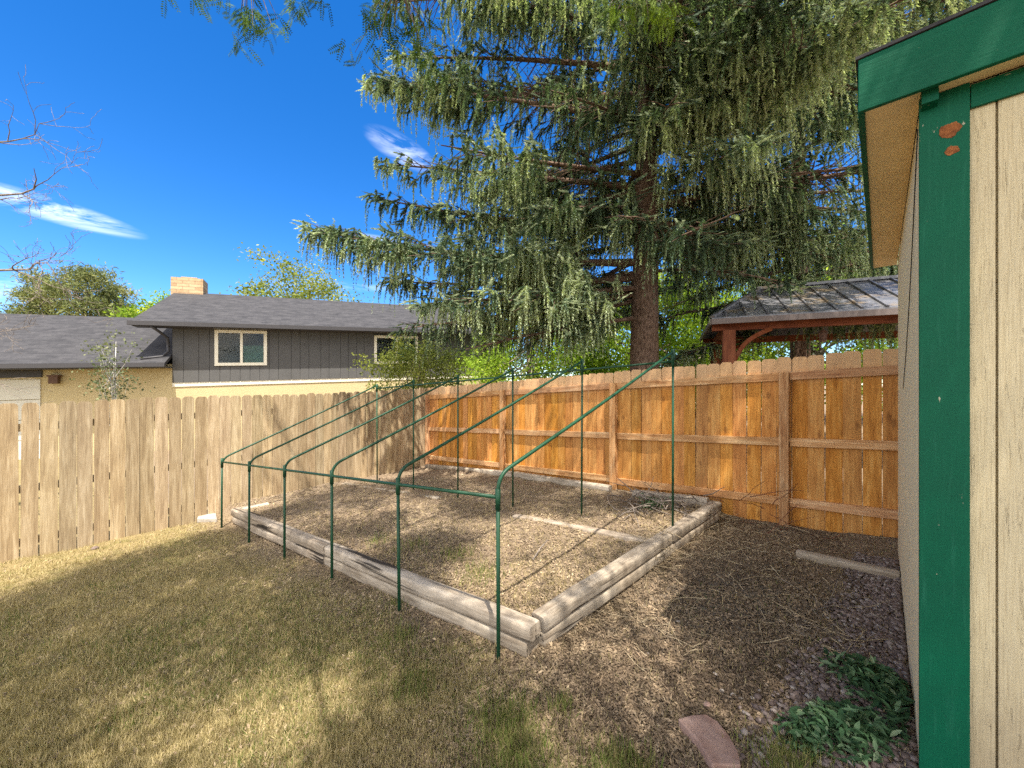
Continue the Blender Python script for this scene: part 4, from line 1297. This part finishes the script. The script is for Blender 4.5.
def deciduous(name, label, loc, H, rx, rz, nclump, per, size, mat, bk, seed, tr=.15, cz=None, sig=.32, group=None, shell=.55, cat="tree", base=.35, droop=0., stems=1, aspect=.6):
    rg = np.random.default_rng(seed)
    root = thing(name, label, cat, loc, group)
    l = np.array(loc, float)
    cz = cz if cz is not None else H - rz
    u = rg.normal(0, 1, (nclump, 3)); u /= np.linalg.norm(u, axis=1, keepdims=True)
    r = shell + (1 - shell) * rg.random(nclump) ** .6
    r *= 1 + .22 * np.sin(u[:, 0] * 4 + seed) * np.cos(u[:, 2] * 3 + seed * 2)
    C = l + np.array([0, 0, cz]) + u * r[:, None] * np.array([rx, rx, rz])
    m = MB()
    for k in range(stems):
        o = np.array([rg.normal(0, .12), rg.normal(0, .12), 0]) * (stems > 1)
        tl = rg.normal(0, .1 * rx, 3) * [1, 1, 0]
        pts = [l + o + np.array([0, 0, -.2]), l + o + np.array([0, 0, cz * .35]) + tl * .4, l + o * 2 + np.array([0, 0, cz]) + tl, l + np.array([0, 0, cz + rz * .6]) + tl * 1.5]
        m.tube([Vector(p) for p in pts], [tr * 1.15, tr * .85, tr * .5, tr * .15], 9)
    nb = min(nclump, 40)
    for c in C[rg.permutation(nclump)[:nb]]:
        h = cz * base + (cz + rz * .3 - cz * base) * rg.random()
        s0 = l + np.array([0, 0, h]); mid = s0 * .45 + c * .55 + np.array([0, 0, -.08 * rz])
        m.tube([Vector(s0), Vector(mid), Vector(c)], [tr * .32, tr * .2, tr * .05], 5, cap=False)
    m.build("trunk", bk, root, smooth=True)
    n = nclump * per
    cb = rg.normal(.42, .2, nclump)
    ci = np.repeat(np.arange(nclump), per)
    P = C[ci] + rg.normal(0, 1, (n, 3)) * np.array([sig, sig, sig * .75])
    V, F, t = leaf_quads(P, size, rg, aspect, np.clip(cb[ci] + rg.normal(0, .14, n), 0, 1), droop)
    mesh_np("crown", V, F, t, mat, root)
    return root

# trees beyond the cedar fence and the houses
G = "leafy trees beyond the cedar fence"
deciduous("broadleaf_tree", "bright green leafy tree seen low between the spruce trunk and the pavilion", (5.6, 15.5, -.2), 6.4, 3.0, 2.9, 90, 330, .13, M['leaf'], M['bark_grey'], 3, .16, sig=.38, group=G)
deciduous("broadleaf_tree", "yellow green leafy tree behind the spruce trunk on its left", (.9, 17.0, -.3), 5.8, 3.0, 2.7, 90, 330, .13, M['leaf'], M['bark_grey'], 4, .16, sig=.38, group=G)
deciduous("broadleaf_tree", "green leafy tree behind the garden pavilion roof", (12.0, 15.5, 0), 7.0, 3.2, 3.2, 90, 300, .14, M['leaf'], M['bark_grey'], 6, .18, sig=.4, group=G)
deciduous("broadleaf_tree", "low leafy tree far behind the pavilion's left post", (8.6, 18.0, 0), 5.2, 2.6, 2.5, 70, 300, .14, M['leaf'], M['bark_grey'], 8, .15, sig=.4, group=G)
deciduous("broadleaf_tree", "dense leafy tree right of the pavilion, mostly hidden by the shed", (16.5, 14.0, 0), 7.5, 3.2, 3.4, 80, 260, .15, M['leaf'], M['bark_grey'], 12, .18, sig=.42, group=G)
deciduous("broadleaf_tree", "airy half bare tree with yellow green top behind the charcoal house roof", (-13.5, 24.5, -.5), 10.2, 3.5, 3.0, 130, 75, .17, M['leaf_pale'], M['bark_grey'], 21, .13, sig=.4, shell=.2)
deciduous("broadleaf_tree", "small green treetop peeking over the roof left of the stone chimney", (-25.5, 27.5, -.5), 8.2, 1.6, 2.0, 40, 150, .2, M['leaf'], M['bark_grey'], 22, .12, sig=.4)
deciduous("pine_tree", "round topped dark pine rising behind the low left roof", (-31.6, 28.0, -.5), 10.9, 3.3, 3.2, 110, 210, .30, M['pine'], M['bark_grey'], 23, .2, sig=.36, shell=.4, aspect=.22)
deciduous("aspen_sapling", "slender white stemmed aspen sapling between the left fence and the house", (-7.5, 7.25, -.5), 3.25, .38, .85, 30, 26, .055, M['sage'], M['bark_pale'], 24, .022, sig=.11, shell=.2, cat="sapling")
deciduous("leafy_shrub", "loose yellow green shrub leaning over the fence corner", (-2.55, 10.6, -.4), 3.3, 1.35, .95, 140, 75, .065, M['leaf_pale'], M['bark_grey'], 25, .03, sig=.14, shell=.25, cat="shrub", stems=4, base=.2)

# bare branched tree at the left edge
def bare_tree():
    rg = random.Random(3)
    root = thing("bare_tree", "leafless tree whose thin crooked branches reach in from the left edge", "tree", (-8.9, 6.0, -.5))
    m = MB()
    m.tube([Vector((-8.9, 6.0, -.6)), Vector((-8.85, 6.02, 1.2)), Vector((-9.0, 6.0, 3.0)), Vector((-8.9, 6.1, 4.6)), Vector((-9.0, 6.1, 6.2))], [.09, .075, .06, .04, .015], 8)
    m.build("trunk", M['bark_grey'], root, smooth=True)
    m = MB()
    def twig(p, d, ln, r, depth):
        pts = [p]; q = Vector(p); dd = Vector(d).normalized(); k = 7
        for i in range(k):
            dd = (dd + Vector((rg.gauss(0, .17), rg.gauss(0, .17), rg.gauss(0, .17) + .02))).normalized()
            q = q + dd * ln / k; pts.append(q.copy())
            if depth > 0 and i > 0:
                for _ in range(rg.choice([0, 1, 1, 2] if depth > 1 else [0, 1, 1])):
                    sd_ = (dd + Vector((rg.gauss(0, .7), rg.gauss(0, .7), rg.gauss(0, .7)))).normalized()
                    twig(q, sd_, ln * rg.uniform(.25, .5), r * .5 * (1 - .6 * i / k), depth - 1)
        m.tube(pts, [max(.0022, r * (1 - .85 * i / k)) for i in range(k + 1)], 5, cap=False)
    twig(Vector((-8.9, 6.0, 3.3)), Vector((1.5, .0, .50)), 2.3, .028, 3)
    twig(Vector((-8.95, 6.0, 4.5)), Vector((1.4, .1, .35)), 2.1, .026, 3)
    twig(Vector((-8.9, 6.0, 2.2)), Vector((1.6, .1, .30)), 2.0, .022, 3)
    twig(Vector((-8.9, 6.05, 5.2)), Vector((1.3, .1, .25)), 1.7, .02, 2)
    twig(Vector((-8.87, 6.0, 1.55)), Vector((1.6, 0, .12)), 1.7, .014, 1)
    m.build("branches", M['twig'], root, smooth=True)
bare_tree()

# the locust whose canopy shades the yard: trunk behind the camera, limbs overhead
def locust():
    rg = np.random.default_rng(41); rr = random.Random(5)
    base = Vector((2.2, -4.2, .05))
    root = thing("honey_locust", "overhanging locust with feathery leaf sprays at the top edge of the picture", "tree", base)
    m = MB()
    m.tube([base - Vector((0, 0, .2)), base + Vector((-.05, .1, 1.5)), base + Vector((-.2, .3, 3.2)), base + Vector((-.3, .6, 4.8))], [.26, .21, .18, .14], 12)
    m.build("trunk", M['bark_grey'], root, smooth=True)
    fork = base + Vector((-.3, .6, 4.7))
    clumps = []
    lit = [(gp(a, b), r) for (a, b, r) in ((505, 735, .26), (575, 745, .18), (585, 655, .17), (255, 668, .12), (150, 705, .15), (40, 690, .18), (255, 612, .12), (60, 640, .2),
           (485, 555, .26), (600, 520, .28), (430, 522, .22), (700, 700, .13), (545, 600, .16), (330, 715, .10), (660, 530, .26), (390, 548, .22), (350, 520, .22), (560, 500, .25), (230, 740, .18))]
    tries = 0
    while len(clumps) < 700 and tries < 60000:
        tries += 1
        x = rg.uniform(-6.2, 5.0); y = rg.uniform(-.5, 8.2)
        # leave the strip by the weathered fence in the sun
        edge = side(np.array([-4.75, 3.65]), unit([1.0, 1.62]), x, y)
        if edge > 0: continue
        if side(CORNER, dl, x, y) > 0: continue
        h = rg.uniform(5.8, 9.0); k = (h - float(gz(x, y))) / SUN.z
        c = Vector((x, y, float(gz(x, y)))) + SUN * k
        if c.y > .3:
            px = 512 + FPX * c.x / c.y; py = 384 - FPX * (c.z - CAMZ) / c.y
            if py > -70 and -60 < px < 1084: continue
        dens = 1.0
        if bedmask(x, y) > 0: dens = .8
        if side(CORNER, dc, x, y) > 0: dens = .4
        gapn = float(fbm(x, y, 1.35, 91, 2))
        if gapn > (.56 if bedmask(x, y) > 0 else .64) and (bedmask(x, y) > 0 or x < -.3): dens *= .05
        if rg.random() > dens: continue
        if any((x - q.x) ** 2 + (y - q.y) ** 2 < (r * .75 + .09) ** 2 for q, r in lit): continue
        clumps.append(c)
    tips = []
    # sprays that hang into the frame
    for (px, py, Y, n) in ((215, -8, 4.3, 3), (250, 6, 4.3, 4), (300, -2, 4.3, 4), (232, 20, 4.3, 2), (275, 22, 4.25, 3), (375, 8, 4.0, 4), (392, 28, 4.0, 4), (412, 50, 4.0, 3), (372, 36, 4.0, 2), (425, 20, 4.0, 3),
                           (615, 2, 4.6, 4), (645, -2, 4.6, 5), (668, 8, 4.6, 4), (630, 14, 4.6, 2), (180, -20, 4.4, 2)):
        for _ in range(n):
            tips.append(at(px + rr.gauss(0, 9), py + rr.gauss(0, 7), Y + rr.gauss(0, .15)))
    m = MB()
    # limbs: join clumps to a few leaders
    leaders = []
    for (x, y, z) in ((-3.4, 1.2, 6.8), (-1.2, 2.4, 6.9), (1.2, 2.9, 7.2), (3.2, 1.2, 7.0), (-1.5, -.8, 7.8), (1.0, .2, 8.0), (4.2, -1.6, 7.4), (-3.6, -1.4, 7.2), (-2.7, 2.9, 6.5)):
        e = Vector((x, y, z)); a = fork.lerp(e, .35) + Vector((0, 0, .5)); b = fork.lerp(e, .7) + Vector((0, 0, .35))
        pts = [fork, a, b, e]; m.tube(pts, [.024, .018, .012, .007], 7, cap=False); leaders += [a, b, e, fork.lerp(a, .5), a.lerp(b, .5), b.lerp(e, .5)]
    for c in clumps:
        l = min(leaders, key=lambda q: (q - c).length)
        m.tube([l, l.lerp(c, .5) + Vector((0, 0, .1)), c], [.007, .004, .002], 4, cap=False)
    for (ax_, b) in (((-2.7, 2.9, 6.5), [t for t in tips if t.x < -1.9]), ((-1.2, 2.4, 6.9), [t for t in tips if -1.9 < t.x < 0]), ((1.2, 2.9, 7.2), [t for t in tips if t.x > 0])):
        s0 = Vector(ax_); cen = sum(b, Vector()) / len(b) + Vector((0, 0, .45))
        m.tube([s0, s0.lerp(cen, .5) + Vector((0, 0, -.05)), cen], [.016, .012, .008], 5, cap=False)
        for t in b: m.tube([cen, cen.lerp(t, .6) + Vector((0, 0, .05)), t], [.007, .005, .0025], 4, cap=False)
    m.build("limbs", M['bark_grey'], root, smooth=True)
    # shade clumps
    C = np.array([tuple(c) for c in clumps]); per = 470
    ci = np.repeat(np.arange(len(C)), per)
    P = C[ci] + rg.normal(0, 1, (len(ci), 3)) * [.19, .19, .14]
    V1, F1, t1 = leaf_quads(P, .068, rg, .5, rg.normal(.45, .2, len(ci)), .6)
    # feathery compound leaves on the visible tips
    PP = []; DD = []
    Vs = []; Fs = []; Ts = []; nb = 0
    for t in tips:
        for _ in range(8):
            o = np.array(t) + rg.normal(0, .05, 3)
            d = rg.normal(0, 1, 3); d[2] = -abs(d[2]) - .7; d /= np.linalg.norm(d)
            sdv = np.cross(d, rg.normal(0, 1, 3)); sdv /= np.linalg.norm(sdv)
            ln = rg.uniform(.14, .22); br = rg.normal(.5, .2) + (.5 if t.x > 0 else 0)  # right-hand sprays tinted lighter, backlight put into the leaf colour
            for q in range(9):
                c = o + d * ln * (q + 1) / 9
                for sg in (-1, 1):
                    e = (sdv * sg + d * .45); e /= np.linalg.norm(e); l = .043 * (1 - .4 * abs(q - 4) / 5)
                    Vs += [c, c + e * l * .5 + d * l * .2, c + e * l, c + e * l * .5 - d * l * .2]
                    Fs.append((nb, nb + 1, nb + 2, nb + 3)); nb += 4
                    Ts += [(np.clip(br + rg.normal(0, .1), 0, 1), rg.random(), 0)] * 4
    V = np.concatenate([V1, np.array(Vs)]); F = np.concatenate([F1, np.array(Fs) + len(V1)]); t = np.concatenate([t1, np.array(Ts)])
    mesh_np("crown", V, F, t, M['locust'], root)
locust()

# ------------------------------------------------------------------ small things on the ground
def slab(name, label, cat, pix, th, mat, raise_=.0, group=None):
    pts = [gp(*p) for p in pix]
    c = sum(pts, Vector()) / len(pts)
    m = MB(); P = [(p.x - c.x, p.y - c.y) for p in pts]
    m.prism(P, (c.x, c.y, c.z - th * .6 + raise_), (1, 0, 0), (0, 1, 0), (0, 0, 1), th)
    o = m.build(name, mat, None, bevel=.006)
    return tag(o, label, cat, group)
slab("flagstone", "flat reddish sandstone slab sunk in the soil at the bottom right of the lawn", "paving stone",
     [(678, 729), (692, 724), (706, 722), (718, 728), (730, 742), (738, 757), (741, 775), (712, 775), (698, 752)], .05, M['flag'], .02)
slab("concrete_paver", "pale concrete piece lying against the left fence beside the bed's corner", "paver", [(197, 523), (199, 517), (216, 516), (217, 522)], .06, M['concrete'], .03)

def pebble(px, py, r, label, mat='pebble', group=None, seed=0):
    rg = np.random.default_rng(seed); p = gp(px, py)
    V = I2V * (1 + rg.normal(0, .07, (len(I2V), 1))) * np.array([r * 1.3, r, r * .6])
    a = rg.uniform(0, PI); ca, sa = math.cos(a), math.sin(a)
    V = np.stack([V[:, 0] * ca - V[:, 1] * sa + p.x, V[:, 0] * sa + V[:, 1] * ca + p.y, V[:, 2] + p.z + r * .3], 1)
    o = mesh_np("stone", V, I2F, np.full((len(V), 3), .5), M[mat], smooth=True)
    return tag(o, label, "stone", group)
pg = "pale stones scattered on the bare soil"
plab = "small pale stone lying on the bare soil left of the gravel"
for i, (px, py, r) in enumerate(((715, 674, .012), (722, 692, .013), (733, 696, .014), (742, 700, .012), (766, 686, .012), (760, 691, .011), (754, 699, .013), (801, 674, .02), (678, 622, .012), (648, 655, .014), (633, 572, .02))):
    pebble(px, py, r, plab, 'pebble', pg, i)
pebble(95, 549, .035, "fist sized grey stone at the foot of the left fence", 'gravel', None, 30)
pebble(707, 706, .02, "pinkish stone on the sunlit soil above the flagstone", 'flag', None, 31)

def clippings():
    rg = np.random.default_rng(8)
    items = []
    for (name, lab, px, py, rx, ry, h, n) in (("leaf_pile", "near heap of cut green leaves on gravel, spreading left of the shed corner", 838, 735, .25, .13, .06, 800),
                                        ("leaf_pile", "upper heap of cut green leaves lying against the shed wall", 882, 698, .17, .26, .08, 800)):
        p = gp(px, py)
        X = p.x + rg.normal(0, rx * .5, n); Y = p.y + rg.normal(0, ry * .6, n)
        ok = ~shed_block(X + .02, Y) & (((X - p.x) / rx) ** 2 + ((Y - p.y) / ry) ** 2 < 1.3); X, Y = X[ok], Y[ok]; n = len(X)
        Z = gz(X, Y) + .012 + rg.random(n) * h * np.exp(-((X - p.x) / rx) ** 2 - ((Y - p.y) / ry) ** 2) * 1.6
        a = rg.uniform(0, 2 * PI, n); tl = rg.normal(0, .35, n)
        d = np.stack([np.cos(a) * np.cos(tl), np.sin(a) * np.cos(tl), np.sin(tl)], 1)
        s = np.cross(d, np.array([0, 0, 1.0]) + rg.normal(0, .35, (n, 3))); s /= np.linalg.norm(s, axis=1, keepdims=True)
        up = np.cross(s, d)
        l = rg.uniform(.036, .072, n)[:, None]; w_ = l * rg.uniform(.13, .2, n)[:, None]
        C = np.stack([X, Y, Z], 1)
        # six point leaf with a folded midrib and a curled tip
        pts = [C - d * l * .5, C - d * l * .1 + s * w_ + up * w_ * .3, C + d * l * .25 + s * w_ * .7 - up * l * .03, C + d * l * .5 - up * l * .12, C + d * l * .25 - s * w_ * .7 - up * l * .03, C - d * l * .1 - s * w_ + up * w_ * .3]
        V = np.stack(pts, 1).reshape(-1, 3)
        b = 6 * np.arange(n)[:, None]
        F = np.concatenate([b + np.array([[0, 1, 2, 3]]), b + np.array([[0, 3, 4, 5]])], 0)
        r = rg.normal(.42, .26, n)
        t = np.repeat(np.stack([np.clip(r, 0, 1), rg.random(n), 0 * r], 1), 6, 0)
        tag(mesh_np(name, V, F, t, M['clip']), lab, "leaf pile")
clippings()

def brush(name, label, spots, n, ln, rad, seed, hgt=.12, flat=.3, mat='twig'):
    rg = random.Random(seed); m = MB()
    for i in range(n):
        px, py, sx, sy = rg.choice(spots)
        p = gp(px + rg.gauss(0, sx), py + rg.gauss(0, sy))
        if shed_block(np.array([p.x]), np.array([p.y]))[0] or side(CORNER, dc, p.x, p.y) > -.08: continue
        a = rg.uniform(0, 2 * PI); l = rg.uniform(*ln); e = rg.gauss(0, flat)
        q = Vector((p.x, p.y, p.z + rg.random() * hgt)); d = Vector((math.cos(a), math.sin(a), e)).normalized()
        pts = []; k = 6
        for j in range(k):
            if shed_block(np.array([q.x]), np.array([q.y]))[0] or side(CORNER, dc, q.x, q.y) > -.07: break
            pts.append(Vector((q.x, q.y, max(q.z, float(gz(q.x, q.y)) + .006))))
            d = (d + Vector((rg.gauss(0, .16), rg.gauss(0, .16), rg.gauss(0, .12) - .03))).normalized(); q = q + d * l / k
        if len(pts) < 3: continue
        r = rg.uniform(*rad)
        m.tube(pts, [r * (1 - .6 * j / len(pts)) for j in range(len(pts))], 5, cap=False)
    o = m.build(name, M[mat], None, smooth=True)
    return tag(o, label, "brush")
M['straw'] = bark('dry_straw', (.30, .22, .13), (.55, .45, .30), 2)
M['redtwig'] = bark('red_brown_stems', (.10, .035, .02), (.26, .11, .07), 2)
brush("dry_brush", "tangle of dead stems inside the bed against the right border", [(640, 505, 20, 6), (655, 512, 22, 6), (680, 505, 20, 5)], 90, (.15, .6), (.004, .009), 1, .14, .3)
brush("dry_brush", "thin red brown stems sprawling at the cedar fence post", [(775, 505, 14, 10), (750, 512, 14, 8), (800, 520, 18, 8)], 110, (.25, .8), (.003, .005), 2, .3, .5, 'redtwig')
brush("dry_brush", "straw coloured dry weeds draped over the right border timbers", [(656, 555, 8, 9)], 80, (.1, .35), (.003, .005), 3, .14, .5, 'straw')
st_ = brush("dry_stalks", "loose dry stalks strewn on the bare soil between bed and shed", [(740, 560, 40, 20), (700, 600, 30, 25), (780, 600, 30, 30), (820, 535, 40, 8), (850, 640, 20, 20), (660, 640, 25, 25), (705, 530, 20, 10), (740, 530, 25, 10), (720, 560, 30, 15)], 230, (.06, .45), (.002, .0045), 4, .05, .15, 'straw')
tag(st_, kind="stuff")
brush("dry_brush", "dark dead stems standing in the gravel beside the soil patch", [(830, 600, 10, 18), (820, 640, 10, 20), (812, 680, 10, 15)], 50, (.1, .35), (.0015, .0035), 5, .05, .5)

def stick(px0, py0, px1, py1, lift, label):
    a = gp(px0, py0); b = gp(px1, py1); b.z += lift
    m = MB(); m.tube([a + Vector((0, 0, .01)), a.lerp(b, .5) + Vector((0, 0, .03)), b + Vector((0, 0, .02))], [.009, .008, .005], 6)
    tag(m.build("stick", M['twig'], None, smooth=True), label, "stick")
stick(533, 561, 548, 548, .06, "short dark stick poking from the soil in the middle of the bed")

def weed(px, py, r, n, label):
    rg = np.random.default_rng(px); p = gp(px, py)
    C = np.array(p) + rg.normal(0, 1, (n, 3)) * [r * .5, r * .5, .0]
    C[:, 2] = p.z + .02 + rg.random(n) * r * .6
    V, F, t = leaf_quads(C, .035, rg, .45, rg.normal(.5, .2, n))
    root = thing("green_weed", label, "weed", p)
    m = MB()
    for k in range(9): m.tube([p, p + Vector((rg.normal(0, r * .3), rg.normal(0, r * .3), r * .5))], [.003, .001], 4)
    m.build("stems", M['bark_grey'], root); mesh_np("leaves", V, F, t, M['clip'], root)
weed(652, 508, .16, 260, "low green weed growing among the dead stems in the bed")
weed(806, 748, .07, 60, "tiny green weed beside the flagstone and leaf heap")
